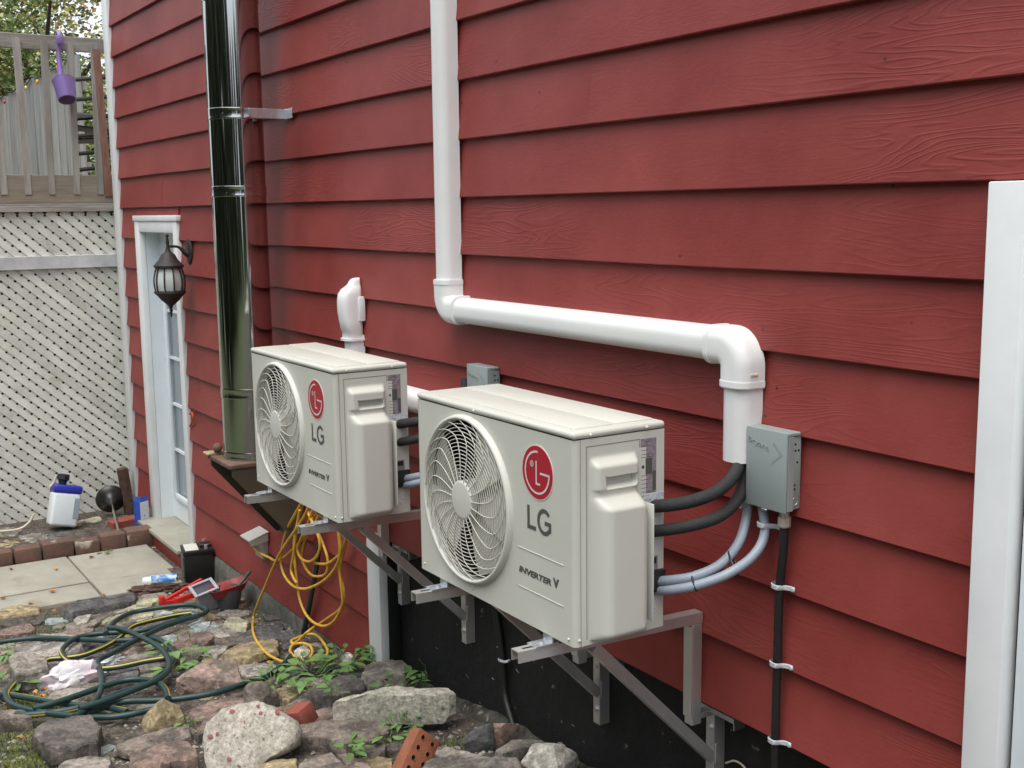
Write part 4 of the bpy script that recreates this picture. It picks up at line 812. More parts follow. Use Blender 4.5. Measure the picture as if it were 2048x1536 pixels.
last = [(-2.4076,-1.2646,-0.9675),(-2.424,-1.1997,-0.9688),(-2.4473,-1.1318,-0.9706),(-2.4531,-1.0507,-0.9711),(-2.3868,-0.9604,-0.9658),(-2.3336,-0.8665,-0.9616),(-2.3033,-0.7371,-0.9592),(-2.3179,-0.6182,-0.9604),(-2.332,-0.5196,-0.9615)] + [(-2.3044,-0.589,-0.9593),(-2.3224,-0.5271,-0.9607),(-2.3616,-0.4632,-0.9638),(-2.433,-0.3855,-0.9695),(-2.5319,-0.3023,-0.9773)] + [(-3.0192,-0.05,-1.1),(-2.9648,-0.05,-1.018),(-2.9119,-0.05,-0.9218),(-2.8585,-0.05,-0.8113),(-2.8043,-0.05,-0.7026),(-2.7687,-0.05,-0.6237),(-2.75,-0.05,-0.5422)]
HS.append(last); HS.append([(-2.4511,-1.2565,-0.9859),(-2.3811,-1.1793,-0.9804),(-2.3436,-1.1313,-0.9774),(-2.3227,-1.0583,-0.9757),(-2.3221,-0.9949,-0.9757),(-2.313,-0.9278,-0.975)])
mb = MB()
for i, p in enumerate(HS):
    mm = [0] * 12; mm[(2, 5, 2, 7, 10, 8, 7, 2, 2)[i]] = 1
    mb.tube(spline(p, 8), .0130, 12, m=mm)
mb.build('hose_tube', [M['hose'], M['hosey']], gh, smooth=60)
# ------------------------------------------------------------------ deck with lattice, railing
deck = thing('deck', (-6.6, .3, -1.17), 'weathered raised deck with railing over a cream lattice skirt', 'deck')
lx = -6.40; y0d, y1d = -1.75, .45
sl = .0450
k = 0
rl = random.Random(11)
for (za, zb_) in ((-1.22, .655), (.735, 1.045)):
    for dirn in (1, -1):
        sp_ = .0905
        c = -4.0
        while c < 4.0:
            # line z = z0 + dirn*(y - c)*0.9
            pts = []
            s_ = .90 * dirn
            for y in (y0d, y1d):
                z = (za) + s_ * (y - c); pts.append((y, z))
            (ya_, z_a), (yb2, z_b) = pts
            def clip(ya_, z_a, yb2, z_b):
                P = []
                for zz in (za, zb_):
                    if (z_a - zz) * (z_b - zz) < 0: t = (zz - z_a) / (z_b - z_a); P.append((ya_ + (yb2 - ya_) * t, zz))
                for (y, z) in ((ya_, z_a), (yb2, z_b)):
                    if za <= z <= zb_: P.append((y, z))
                return P
            P = clip(ya_, z_a, yb2, z_b)
            if len(P) == 2 and abs(P[0][0] - P[1][0]) > .03:
                mb = MB(); xo = lx + (.005 if dirn < 0 else -.0035)
                bar(mb, (xo, P[0][0], P[0][1]), (xo, P[1][0], P[1][1]), sl * (1 + .05 * rl.uniform(-1, 1)), .0075, side=(0, -s_, 1))
                mb.build('lattice_slat', M['lat'], deck, smooth=0)
            c += sp_
for (z0, z1, x, mt, nm) in ((.650, .742, lx + .011, 'latw', 'lattice_rail'), (1.045, 1.085, lx + .012, 'woodh', 'skirt_moulding'), (1.105, 1.300, lx - .02, 'deckb', 'rim_board'), (-1.24, -1.185, lx + .010, 'latw', 'lattice_rail')):
    mb = MB(); mb.rbox(x - .005, x + .024, y0d, y1d, z0, z1, .003, 1); mb.build(nm, M[mt], deck)
mb = MB(); mb.rbox(lx - .02, lx + .004, y0d, y1d, 1.0855, 1.1045, .002, 1); mb.build('skirt_moulding', M['woodh'], deck)
mb = MB(); mb.rbox(lx - .06, lx - .03, y0d, y1d, 2.150, 2.250, .004, 1); mb.build('hand_rail', M['woodh'], deck)
mb = MB(); mb.rbox(lx - .06, lx - .032, y0d, y1d, 1.26, 1.299, .004, 1); mb.build('bottom_rail', M['woodh'], deck)
for y, zt in ((-1.30, 2.21), (-1.16, 2.215), (-1.00, 2.21), (-.86, 2.205), (-.728, 2.21), (-.572, 2.215), (-.405, 2.205), (-.235, 2.20), (-.075, 2.205)):
    mb = MB(); t = .012 * rl.uniform(-1, 1); bar(mb, (lx - .010, y + t, 1.165), (lx - .010, y - t, zt), .044, .040, side=(0, 1, 0)); mb.build('baluster', M['wood'], deck, smooth=0)
mb = MB()
for i in range(22):
    x = lx - .07 - .145 * (i + 1); mb.rbox(x, x + .139, y0d, 3.0, 1.262, 1.300, .003, 1)
mb.build('deck_board', M['deckb'], deck)
mb = MB(); bar(mb, (lx - .004, -.030, 1.15), (lx - .004, -.055, 2.17), .052, .032, side=(0, 1, 0)); o = mb.build('leaning_post', M['redpost'], deck, smooth=0); o['label'] = 'faded red painted post beside the corner trim'
fen = thing('fence', (-10.5, .34, 1.3), 'silver grey board fence running along the far side of the deck', 'fence')
x = -14.4
while x < -8.75:
    wd = .135 + .02 * rl.random(); tp = 2.39 + .03 * rl.uniform(-1, 1) + .006 * (x + 12); mb = MB()
    bar(mb, (x + wd / 2, .34 + .012 * rl.uniform(-1, 1), 1.30), (x + wd / 2 + .012 * rl.uniform(-1, 1), .34, tp), wd, .02, side=(1, 0, 0)); mb.build('fence_board', M['fence'], fen, smooth=0); x += wd + .012
mb = MB(); mb.box(-14.4, -8.7, .362, .40, 2.12, 2.21); mb.box(-14.4, -8.7, .362, .40, 1.40, 1.49); mb.build('fence_rail', M['wood'], fen, smooth=0)
# string lights on the fence top
sl_ = thing('string_lights', (-10, .3, 2.3), 'string of small coloured lights drooping along the top of the grey fence', 'string lights')
pts = []
for i in range(60):
    x = -13.6 + 4.6 * i / 59; pts.append((x, .315, 2.40 + .006 * (x + 12) - .05 * abs(math.sin(i * .33)) + .02))
mb = MB(); mb.tube(pts, .008, 6); mb.build('light_wire', M['hose'], sl_, smooth=60)
for i, (fx, c) in enumerate(((-9.35, (.75, .20, .05)), (-10.3, (.80, .42, .06)), (-11.4, (.45, .05, .05)), (-9.8, (.05, .10, .40)), (-10.9, (.8, .7, .2)), (-12.2, (.5, .05, .05)))):
    bm = bmesh.new(); bmesh.ops.create_uvsphere(bm, u_segments=10, v_segments=7, radius=.015); mb = MB(); mb.bm(bm, 0, Matrix.Translation((fx, .30, 2.36 + .006 * (fx + 12) - .03 * (i % 3))) @ Matrix.Diagonal((1, 1, 1.5, 1)))
    mb.build('light_bulb', mk('coloured_bulb', c, None, rough=.3), sl_, smooth=60)
mb = MB(); mb.box(-8.40, -8.36, y0d, 3.0, -1.3, 1.26); mb.box(-8.355, lx - .03, y0d, y0d + .03, -1.3, 1.26); mb.build('under_deck_blocker', M['bark_t'] if 'bark_t' in M else M['wood'], deck, smooth=0)  # added dark panels shutting daylight out from under the deck
# dark slatted rack seen through the railing
rk = thing('slatted_rack', (-6.75, .0, 1.3), 'dark metal rack with slanted bars behind the end of the deck railing', 'rack')
mb = MB(); mb.box(-6.72, -6.69, -.182, -.166, 1.3, 2.02); mb.box(-6.72, -6.69, .10, .12, 1.3, 2.02); mb.build('upright', M['black'], rk, smooth=0)
for z in (1.985, 1.845, 1.71, 1.585, 1.46, 1.345): mb = MB(); bar(mb, (-6.71, -.165, z), (-6.71, .12, z + .035), .030, .016, side=(1, 0, .6)); mb.build('rack_bar', M['black'], rk, smooth=0)
for z, a in ((1.745, -.02), (1.655, -.03), (1.555, .02)):
    mb = MB(); bar(mb, (-6.78, -.16, z), (-6.78, .12, z + a), .09, .012, side=(1, 0, .3)); mb.build('rack_shelf', M['gbox' if z > 1.7 else 'black'], rk, smooth=0)
# purple watering scoop on the handrail
pb_ = thing('purple_scoop', (-6.38, -.235, 1.85), 'purple plastic scoop hanging by its long handle from the deck rail', 'scoop')
Mt = Matrix.Translation((-6.30, -.300, 1.875)) @ Matrix.Rotation(R(-30), 4, 'Y')
mb = MB(); mb.lathe([(.0, -.085), (.056, -.085), (.060, -.080), (.073, .065), (.077, .070), (.074, .072), (.070, .066), (.057, -.072), (.0, -.072)], (0, 0, 0), n=32); mb.v = [tuple(Mt @ Vector(v)) for v in mb.v]; cup = mb.build('cup', M['purple'], pb_, smooth=40)
mb = MB(); mb.lathe([(.0, -.0865), (.052, -.0862), (.054, -.0852)], (0, 0, 0), n=24); mb.v = [tuple(Mt @ Vector(v)) for v in mb.v]; mb.build('cup_base', M['purpled'], cup, smooth=40)
mb = MB(); mb.tube(spline([(-6.37, -.307, 1.93), (-6.395, -.305, 2.02), (-6.41, -.302, 2.13), (-6.40, -.298, 2.20), (-6.39, -.295, 2.245), (-6.43, -.293, 2.275), (-6.475, -.293, 2.25)], 6), .015, 10, rf=lambda i: .022 - .009 * min(1, i / 20)); mb.build('handle', M['purple'], pb_, smooth=60)
mb = MB(); mb.rbox(-6.385, -6.37, -.323, -.273, 2.185, 2.245, .008, 2); mb.build('handle_end', M['purple'], pb_)

# ------------------------------------------------------------------ things standing about the patio
def rotz(mb, c, a, ax='Z'):
    m_ = Matrix.Translation(c) @ Matrix.Rotation(a, 4, ax) @ Matrix.Translation(-Vector(c)); mb.v = [tuple(m_ @ Vector(v)) for v in mb.v]; return mb
sx, sy, sz = -6.00, -.585, -1.10
sp = thing('garden_sprayer', (sx, sy, sz), 'white tank sprayer with blue lid leaning against the lattice', 'sprayer')
def til(mb): return rotz(rotz(mb, (sx, sy, sz), R(-13), 'X'), (sx, sy, sz), R(-8), 'Y')
mb = MB(); mb.rbox(sx - .075, sx + .075, sy - .092, sy + .092, sz, sz + .235, .022, 4); til(mb).build('tank', M['bottle'], sp)
mb = MB(); mb.rbox(sx - .078, sx + .078, sy - .094, sy + .094, sz + .228, sz + .285, .014, 3); til(mb).build('lid', M['blue'], sp)
mb = MB(); mb.lathe([(.0, .36), (.040, .355), (.042, .32), (.030, .31), (.026, .28)], (sx, sy - .03, sz), n=8); til(mb).build('pump_knob', M['black'], sp, smooth=30)
mb = MB(); mb.rbox(sx + .0755, sx + .078, sy + .05, sy + .088, sz + .06, sz + .20, .001, 1); til(mb).build('gauge_strip', M['conduit'], sp)
mb = MB(); mb.tube(spline([(-6.06,-0.6285,-0.8302),(-6.06,-0.6002,-0.7988),(-6.06,-0.5806,-0.752)], 6), .008, 8); mb.tube(spline([(-5.95,-0.7628,-0.9771),(-5.95,-0.7984,-1.0307),(-5.95,-0.8642,-1.0654),(-5.95,-0.983,-1.0636),(-5.95,-1.0747,-1.0522)], 6), .008, 8)
mb.tube(spline([(-6.1,-0.5755,-1.0455), (-6.25,-0.4716,-1.0648), (-6.3,-0.4258,-1.0529)], 4), .006, 6); mb.build('spray_tube', M['cream'], sp, smooth=60)
pl = thing('plunger_stand', (-5.9, -.25, -1.1), 'black domed base on a chrome rod tipped against the lattice', 'stand')
a_, b_ = Vector((-6.16,-0.2048,-1.0048)), Vector((-5.58,-0.3,-1.0993))
q_ = (b_ - a_).to_track_quat('Z', 'Y').to_matrix().to_4x4()
mb = MB(); mb.lathe([(.098, -.03), (.104, -.024), (.100, -.012), (.070, .004), (.045, .02), (.034, .045), (.020, .075), (.012, .095), (.0, .096)], (0, 0, 0), n=40); mb.v = [tuple(Matrix.Translation(a_) @ q_ @ Vector(v)) for v in mb.v]; mb.build('domed_base', M['rubber'], pl, smooth=45)
mb = MB(); mb.tube([a_ + (b_ - a_) * .1, b_], .0105, 12); mb.build('rod', M['chrome'], pl, smooth=60)
mb = MB(); d_ = (b_ - a_).normalized(); mb.tube([b_ - d_ * .03, b_ + d_ * .012], .015, 10); mb.build('rod_end', M['chrome'], pl, smooth=40)
cb = thing('carton', (-5.66, -.10, -1.10), 'small open blue and white carton standing beside the door frame', 'carton')
bxm = MB(); bxm.rbox(-5.72, -5.66, -.155, -.075, -1.10, -.925, .002, 1); rotz(bxm, (-5.69, -.115, -1.1), R(28)).build('carton_body', M['bluep'], cb)
bxm = MB(); bxm.box(-5.6598, -5.6585, -.152, -.078, -1.098, -.928); rotz(bxm, (-5.69, -.115, -1.1), R(28)).build('carton_panel', M['carton'], cb, smooth=0)
bxm = MB(); bxm.add([(-5.72, -.155, -.925), (-5.66, -.155, -.925), (-5.66, -.148, -.885), (-5.72, -.148, -.895)], [(0, 1, 2, 3)]); bxm.add([(-5.659, -.15, -.925), (-5.659, -.08, -.925), (-5.662, -.085, -.893), (-5.662, -.145, -.893)], [(0, 1, 2, 3)], 0); rotz(bxm, (-5.69, -.115, -1.1), R(28)).build('carton_flap', M['bluep'], cb, smooth=0)
mb = MB(); mb.rbox(-6.19, -6.13, -.115, -.045, -1.13, -.78, .006, 1); rotz(mb, (-6.16, -.08, -1.1), R(6), 'X').build('wood_stake', M['bark'], label='dark brown wooden stub standing at the foot of the corner trim', cat='stake')
mb = MB(); mb.rbox(-5.90, -5.80, -.30, -.10, -1.13, -1.075, .006, 1); rotz(mb, (-5.85, -.2, -1.1), R(10)).build('half_brick', M['redbrick'], label='dull red brick half hidden behind the chrome rod', cat='brick')
bt = thing('car_battery', (-4.50, -.125, -1.15), 'black car battery standing on the paving beside the white door', 'battery')
ba = -.19
def btr(mb): return rotz(mb, (-4.42, -.12, -1.15), ba)
mb = MB(); mb.rbox(-4.57, -4.40, -.205, -.035, -1.149, -.99, .004, 2); btr(mb).build('battery_case', M['batt'], bt)
mb = MB(); mb.rbox(-4.575, -4.395, -.210, -.030, -.9895, -.962, .005, 2); lidb = btr(mb).build('battery_lid', M['batt'], bt)
mb = MB(); mb.rbox(-4.555, -4.42, -.2115, -.2055, -1.13, -1.0, .002, 1); btr(mb).build('case_label', M['battg'], bt)
mb = MB(); mb.box(-4.56, -4.41, -.195, -.118, -.9615, -.9595); btr(mb).build('battery_sticker', M['sticker'], lidb, smooth=0)
mb = MB(); mb.rbox(-4.53, -4.46, -.105, -.04, -.9615, -.945, .004, 1); btr(mb).build('vent_cover', M['batt'], lidb)
for (x, y) in ((-4.42, -.075), (-4.555, -.07)): mb = MB(); mb.lathe([(.011, -.9615), (.010, -.938), (.0, -.938)], (x, y, 0), n=14); btr(mb).build('terminal', M['lead'], lidb, smooth=40)
mb = MB(); c_ = Vector((-4.5129,-0.3252,-1.137)); d_ = Vector((.30, .95, .0)).normalized(); q_ = d_.to_track_quat('Z', 'Y').to_matrix().to_4x4()
scn = thing('spray_can', (c_.x, c_.y, c_.z - .033), 'blue and white spray can lying on the paving by the battery', 'spray can')
def cyl(prof, name, mat): mb = MB(); mb.lathe(prof, (0, 0, 0), n=28); mb.v = [tuple(Matrix.Translation(c_) @ q_ @ Vector(v)) for v in mb.v]; return mb.build(name, M[mat], scn, smooth=40)
cyl([(.032, -.055), (.032, .088)], 'can_body', 'canb'); cyl([(.0, -.105), (.022, -.104), (.026, -.09), (.026, -.066), (.031, -.056)], 'can_cap', 'bottle'); cyl([(.0315, .0885), (.033, .092), (.030, .096), (.0, .092)], 'can_end', 'chrome')
# crumpled brown leaves, red cage, clear tub, grey pot, stake, plastic bag
def lump(name, c, sx, sy, sz, mat, seed, label=None, cat=None, rough=.35, sub=4, freq=9, rot=0, group=None):
    bm = bmesh.new(); bmesh.ops.create_icosphere(bm, subdivisions=sub, radius=1)
    for v in bm.verts:
        n = v.co.normalized(); d = 1 + rough * noise.noise(n * freq * .25 + Vector((seed, 0, 0))) + rough * .6 * noise.noise(n * freq * .7 + Vector((0, seed, 0)))
        v.co = Vector((n.x * sx * d, n.y * sy * d, max(-.35, n.z) * sz * d))
    mb = MB(); mb.bm(bm, 0, Matrix.Translation(Vector(c) + Vector((0, 0, .3 * sz))) @ Matrix.Rotation(rot, 4, 'Z')); return mb.build(name, M[mat], None, smooth=30, label=label, cat=cat, group=group)
lump('dead_leaf_clump', (-4.3754,-0.3837,-1.1681), .045, .17, .040, 'bark', 3.3, 'clump of dead brown leaves in front of the blue spray can', 'leaf clump', .55, rot=-.3)
lump('plastic_bag', (-2.9795,-1.1432,-1.0577), .055, .125, .075, 'bag', 8.1, 'crumpled white and pink plastic bag lying inside the hose loops', 'plastic bag', .42, 4, 6, rot=-.25)
lump('paper_scrap', (-3.1599,-0.9541,-1.0719), .03, .065, .028, 'bottle', 5.1, 'white paper scrap under the middle hose loop', 'paper scrap', .6, 3)
pc_ = Vector((-3.7508,-0.1674,-1.1187))
gp_ = thing('grey_pot', tuple(pc_), 'grey plastic pot with a dull red tray inside, near the red wall', 'plant pot')
px, py, pz = pc_
mb = MB(); mb.lathe([(.0, .0), (.052, .0), (.056, .005), (.072, .108), (.074, .113), (.069, .113), (.053, .010), (.0, .010)], (px, py, pz), n=36); mb.build('pot_body', M['pot'], gp_, smooth=40)
mb = MB(); n_ = 28
for (rx2, ry2, zz) in ((.058, .082, .085), (.075, .100, .124), (.079, .105, .130), (.079, .105, .133), (.073, .098, .131), (.056, .078, .095), (.03, .04, .092)):
    for j in range(n_):
        a_ = 2 * math.pi * j / n_; c, s_ = math.cos(a_), math.sin(a_); mb.v.append((px + rx2 * math.copysign(abs(c) ** .6, c), py + ry2 * math.copysign(abs(s_) ** .6, s_), pz + zz + .02 * (s_ + .2 * c)))
for i in range(6):
    for j in range(n_): j2 = (j + 1) % n_; mb.f.append((i * n_ + j, i * n_ + j2, (i + 1) * n_ + j2, (i + 1) * n_ + j)); mb.m.append(0)
mb.f.append(tuple(6 * n_ + j for j in range(n_))); mb.m.append(0)
mb.build('red_tray', M['dullred'], gp_, smooth=50)
tc_ = Vector((-3.8445,-0.2517,-1.1261)); tx, ty, tz = tc_
tb = thing('clear_tub', tuple(tc_), 'clouded clear square tub leaning between red cage and grey pot', 'tub')
def walls(mb, x, y, z, w0, w1, h, t=.003):
    for s in (0, 1):
        a, b = (w0, w1)
    V = [(x + i * a, y + j * a, z + zz) for (a, zz) in ((w0, 0), (w1, h)) for (i, j) in ((-1, -1), (1, -1), (1, 1), (-1, 1))]
    mb.add(V, [(3, 2, 1, 0), (0, 1, 5, 4), (1, 2, 6, 5), (2, 3, 7, 6), (3, 0, 4, 7)])
mb = MB(); walls(mb, tx, ty, tz, .042, .058, .125); rotz(rotz(mb, (tx, ty, tz), R(14), 'X'), (tx, ty, tz), R(10), 'Y').build('tub_wall', M['clear'], tb, smooth=0)
mb = MB()
for (a, b, c, d) in ((-.068, .068, -.068, -.050), (-.068, .068, .050, .068), (-.068, -.050, -.0495, .0495), (.050, .068, -.0495, .0495)): mb.rbox(tx + a, tx + b, ty + c, ty + d, tz + .124, tz + .134, .003, 1)
rotz(rotz(mb, (tx, ty, tz), R(14), 'X'), (tx, ty, tz), R(10), 'Y').build('tub_rim', M['clear'], tb)
rc_ = Vector((-4.0363,-0.3215,-1.1412)); rx, ry, rz = rc_
rcg = thing('red_caddy', tuple(rc_), 'bright red plastic handle frame lying beside the clear tub', 'plastic frame')
mb = MB(); bar(mb, (rx + .01, ry - .125, rz + .035), (rx - .05, ry + .11, rz + .100), .022, .016); bar(mb, (rx + .05, ry - .06, rz + .035), (rx + .03, ry + .13, rz + .065), .018, .030); mb.build('frame_bar', M['redp'], rcg, smooth=0)
mb = MB(); mb.rbox(rx - .01, rx + .03, ry - .15, ry - .122, rz, rz + .068, .006, 2); mb.rbox(rx + .02, rx + .055, ry - .075, ry - .025, rz, rz + .052, .006, 2); bar(mb, (rx + .02, ry - .13, rz + .03), (rx + .04, ry - .06, rz + .032), .02, .018); mb.build('frame_foot', M['redp'], rcg)
hose('garden_stake', [(-3.7025,-0.13,-0.9902), (-3.7157,-0.09,-0.9616), (-3.7048,-0.055,-0.9197)], .0095, 'stick', 'short green stake poking up out of the grey pot', 'stake', n=8)
# ------------------------------------------------------------------ stones
def slab(mat, top, h, label, name='flat_stone', seed=0, flare=.10, group=None, base=None, rough=1.0, dome=.0, cat='stone'):
    P = [Vector(p) for p in top]
    A = sum(P[i].x * P[(i + 1) % len(P)].y - P[(i + 1) % len(P)].x * P[i].y for i in range(len(P)))
    if A < 0: P.reverse()
    c = sum(P, Vector()) / len(P); per = sum((P[(i + 1) % len(P)] - P[i]).length for i in range(len(P)))
    Q = []; step = max(.008, per / 40)
    for i in range(len(P)):
        a, b = P[i], P[(i + 1) % len(P)]; k = max(1, int(round((b - a).length / step)))
        for j in range(k): Q.append(a.lerp(b, j / k))
    n = len(Q); Q = [Q[i] * .84 + (Q[i - 1] + Q[(i + 1) % n]) * .08 for i in range(n)]
    sz = per / 6; mb = MB(); fr = 2.2 / max(.04, sz)
    def nz(p, k): return noise.noise(p * fr + Vector((seed * 3.7, k, seed)))
    rings = [(-.10, -1.0, 0), (flare * .7, -.72, 1), (flare * .55, -.38, 1), (.006, -.07, .8), (-.030, .0, .8), (-.25, .03 + dome * .5, 1), (-.52, .04 + dome * .9, 1), (-.8, .03 + dome, 1)]
    bh = h + .02
    for ri, (f, zz, na) in enumerate(rings):
        for q in Q:
            d = q - c; d.z = 0
            p = q + d * f
            if f < -.05: p.z = c.z + (q.z - c.z) * (1 + f)
            p.z += zz * (bh if zz < 0 else h)
            e = rough * na * sz
            p += Vector((d.normalized().x * e * (.08 * nz(p, 1) + .05 * noise.noise(p * fr * 3.3)), d.normalized().y * e * (.08 * nz(p, 1) + .05 * noise.noise(p * fr * 3.3)), (.07 * e * nz(p, 2) + .05 * e * noise.noise(p * fr * 2.7) + .03 * e * noise.noise(p * fr * 6.1)) * (1 if zz > -.2 else .3)))
            mb.v.append(tuple(p))
    for r in range(len(rings) - 1):
        for i in range(n): j = (i + 1) % n; mb.f.append((r * n + i, r * n + j, (r + 1) * n + j, (r + 1) * n + i)); mb.m.append(0)
    t = len(mb.v); mb.v.append((c.x, c.y, c.z + h * (.04 + dome)))
    r = len(rings) - 1
    for i in range(n): mb.f.append((r * n + i, r * n + (i + 1) % n, t)); mb.m.append(0)
    return mb.build(name, M['r_' + mat] if isinstance(mat, str) and 'r_' + mat in M else M[mat], None, smooth=24, label=label, cat=cat, group=group)
def boulder(mat, bb, label, name='rock', seed=0, depth=.8, cuts=7, cat='rock', power=3.2, tilt=0, group=None, sub=4, lift=.0):
    # bb: (base point, width across the view, height, view angle)
    c, w, h, va = bb; rs = random.Random(seed); c = Vector(c)
    bm = bmesh.new(); bmesh.ops.create_icosphere(bm, subdivisions=sub, radius=1)
    planes = []
    for _ in range(cuts + 6):
        nrm = Vector((rs.uniform(-1, 1), rs.uniform(-1, 1), rs.uniform(-.15, 1))).normalized(); planes.append((nrm, rs.uniform(.50, .84)))
    for v in bm.verts:
        p = v.co.normalized(); m_ = (abs(p.x) ** power + abs(p.y) ** power + abs(p.z) ** power) ** (1 / power); p = p / m_
        for nrm, d in planes:
            k = p.dot(nrm) - d
            if k > 0: p = p - nrm * k * .92
        p = p * (1 + .06 * noise.noise(p * 2.2 + Vector((seed, 0, 0))) + .045 * noise.noise(p * 5 + Vector((0, seed, 0))) + .025 * noise.noise(p * 11 + Vector((0, seed, 0))))
        v.co = Vector((p.x * w / 2, p.y * w * depth / 2, (p.z + .62) * h / 1.5))
    Mx = Matrix.Translation(c + Vector((math.cos(va + math.pi / 2) * w * depth * .35, math.sin(va + math.pi / 2) * w * depth * .35, -.01 + lift))) @ Matrix.Rotation(va, 4, 'Z') @ Matrix.Rotation(R(tilt), 4, 'Y')
    mb = MB(); mb.bm(bm, 0, Mx); return mb.build(name, M['r_' + mat], None, smooth=22, label=label, cat=cat, group=group)
A4 = (.2643, 0, 1130); A5 = (.3125, 460, 1130); A6 = (.1465, 0, 1370)
slab('darkstone', [(-2.2924,-1.4394,-0.9311),(-2.3463,-1.3989,-0.9353),(-2.3473,-1.3115,-0.9354),(-2.3624,-1.2752,-0.9366),(-2.3182,-1.2178,-0.9331),(-2.2351,-1.2115,-0.9262),(-2.1479,-1.221,-0.9175),(-1.9629,-1.2708,-0.899),(-1.9863,-1.2968,-0.9013),(-1.9737,-1.346,-0.9001),(-2.0168,-1.3782,-0.9044),(-2.0317,-1.4263,-0.9059),(-2.1417,-1.4365,-0.9169)], 0.0723, 'large dark brown block at the lower left, in front of the hose loops', 'rock', 1, .02, cat='rock')
slab('brown', [(-2.689,-1.5213,-0.9837),(-2.6891,-1.4963,-0.9837),(-2.6638,-1.4442,-0.9817),(-2.6103,-1.4111,-0.9775),(-2.5185,-1.4034,-0.9702),(-2.5433,-1.4531,-0.9722),(-2.5764,-1.5136,-0.9748),(-2.5997,-1.5346,-0.9766)], 0.0510, 'brown block cut by the left edge, beside the green hose', 'rock', 2, .03, cat='rock')
slab('greybrown', [(-1.9363,-1.4276,-0.9438),(-2.001,-1.3896,-0.9503),(-1.9856,-1.3517,-0.9488),(-1.9607,-1.2847,-0.9463),(-1.9217,-1.2441,-0.9424),(-1.8625,-1.2543,-0.9364),(-1.7727,-1.282,-0.9275),(-1.7071,-1.3222,-0.9209),(-1.8123,-1.442,-0.9314)], 0.0248, 'flat tan stone at the bottom edge below the dark brown block', seed=3)
slab('brown', [(-1.9977,-1.1998,-0.9445),(-2.0446,-1.1295,-0.9492),(-2.0731,-0.9702,-0.952),(-2.0352,-0.9141,-0.9482),(-1.906,-0.9408,-0.9353),(-1.8878,-1.004,-0.9335),(-1.8433,-1.095,-0.929),(-1.8892,-1.1405,-0.9336),(-1.934,-1.177,-0.9381)], 0.0303, 'long brown wedge of stone left of the white speckled rock', 'rock', 4, .03, cat='rock')
slab('red', [(-1.7731,-1.2039,-0.8885),(-1.8113,-1.1637,-0.8923),(-1.7991,-1.0957,-0.8911),(-1.8024,-1.0077,-0.8914),(-1.6748,-0.9932,-0.8787),(-1.5885,-1.0154,-0.87),(-1.5839,-1.0637,-0.8696),(-1.605,-1.1084,-0.8717),(-1.5475,-1.1612,-0.866),(-1.6213,-1.2447,-0.8733)], 0.0638, 'reddish ridged rock at the bottom edge left of the white speckled rock', 'rock', 5, .03, dome=.25, cat='rock')
boulder('tan', ((-2.1517,-0.9818,-0.9902),0.1958,0.1214,1.0026), 'upright yellow and grey lichen stone standing over the hose', 'rock', 6, .6, 5, tilt=-6)
slab('red', [(-2.2359,-0.8536,-0.9793),(-2.2806,-0.8014,-0.9831),(-2.2879,-0.6927,-0.9837),(-2.2369,-0.5876,-0.9794),(-2.1541,-0.6288,-0.9711),(-2.123,-0.7095,-0.968),(-2.0597,-0.8388,-0.9617),(-2.0708,-0.8723,-0.9628)], 0.0193, 'flat reddish stone behind the long brown wedge', seed=7)
slab('brown', [(-1.9449,-0.9218,-0.9502),(-2.0672,-0.847,-0.9624),(-2.0941,-0.7631,-0.9651),(-2.0494,-0.7672,-0.9606),(-1.9553,-0.8513,-0.9512),(-1.9197,-0.9143,-0.9477)], 0.0193, 'narrow brown stone wedged against the left of the white speckled rock', seed=8)
# big pale speckled chunk of concrete, leaning back, with drops of red paint
def leaning(mat, pts, t, label, nrm, name, seed):
    P = [Vector(p) for p in pts]; n_ = Vector(nrm).normalized(); c = sum(P, Vector()) / len(P); Q = []; per = sum((P[(i + 1) % len(P)] - P[i]).length for i in range(len(P)))
    for i in range(len(P)):
        a, b = P[i], P[(i + 1) % len(P)]; k = max(1, int((b - a).length / (per / 44)))
        for j in range(k): Q.append(a.lerp(b, j / k))
    n = len(Q); Q = [Q[i] * .8 + (Q[i - 1] + Q[(i + 1) % n]) * .1 for i in range(n)]; mb = MB()
    rings = [(-.06, t), (.03, t * .8), (.05, t * .45), (.02, t * .12), (-.035, .0), (-.14, -.006), (-.3, -.010), (-.5, -.012), (-.7, -.012), (-.88, -.012)]
    for f, dep in rings:
        for q in Q:
            p = q + (q - c) * f - n_ * dep; p += n_ * (.012 * noise.noise(p * 9 + Vector((seed, 0, 0))) + .007 * noise.noise(p * 28) + .004 * noise.noise(p * 60)) + (q - c).normalized() * (.024 * noise.noise(p * 8 + Vector((3, 1, 0))) + .013 * noise.noise(p * 19) + .006 * noise.noise(p * 40)); mb.v.append(tuple(p))
    for r in range(len(rings) - 1):
        for i in range(n): j = (i + 1) % n; mb.f.append((r * n + i, r * n + j, (r + 1) * n + j, (r + 1) * n + i)); mb.m.append(0)
    mb.f.append(tuple((len(rings) - 1) * n + i for i in range(n))); mb.m.append(0)
    return mb.build(name, M['r_' + mat], None, smooth=40, label=label, cat='rock'), c, n_
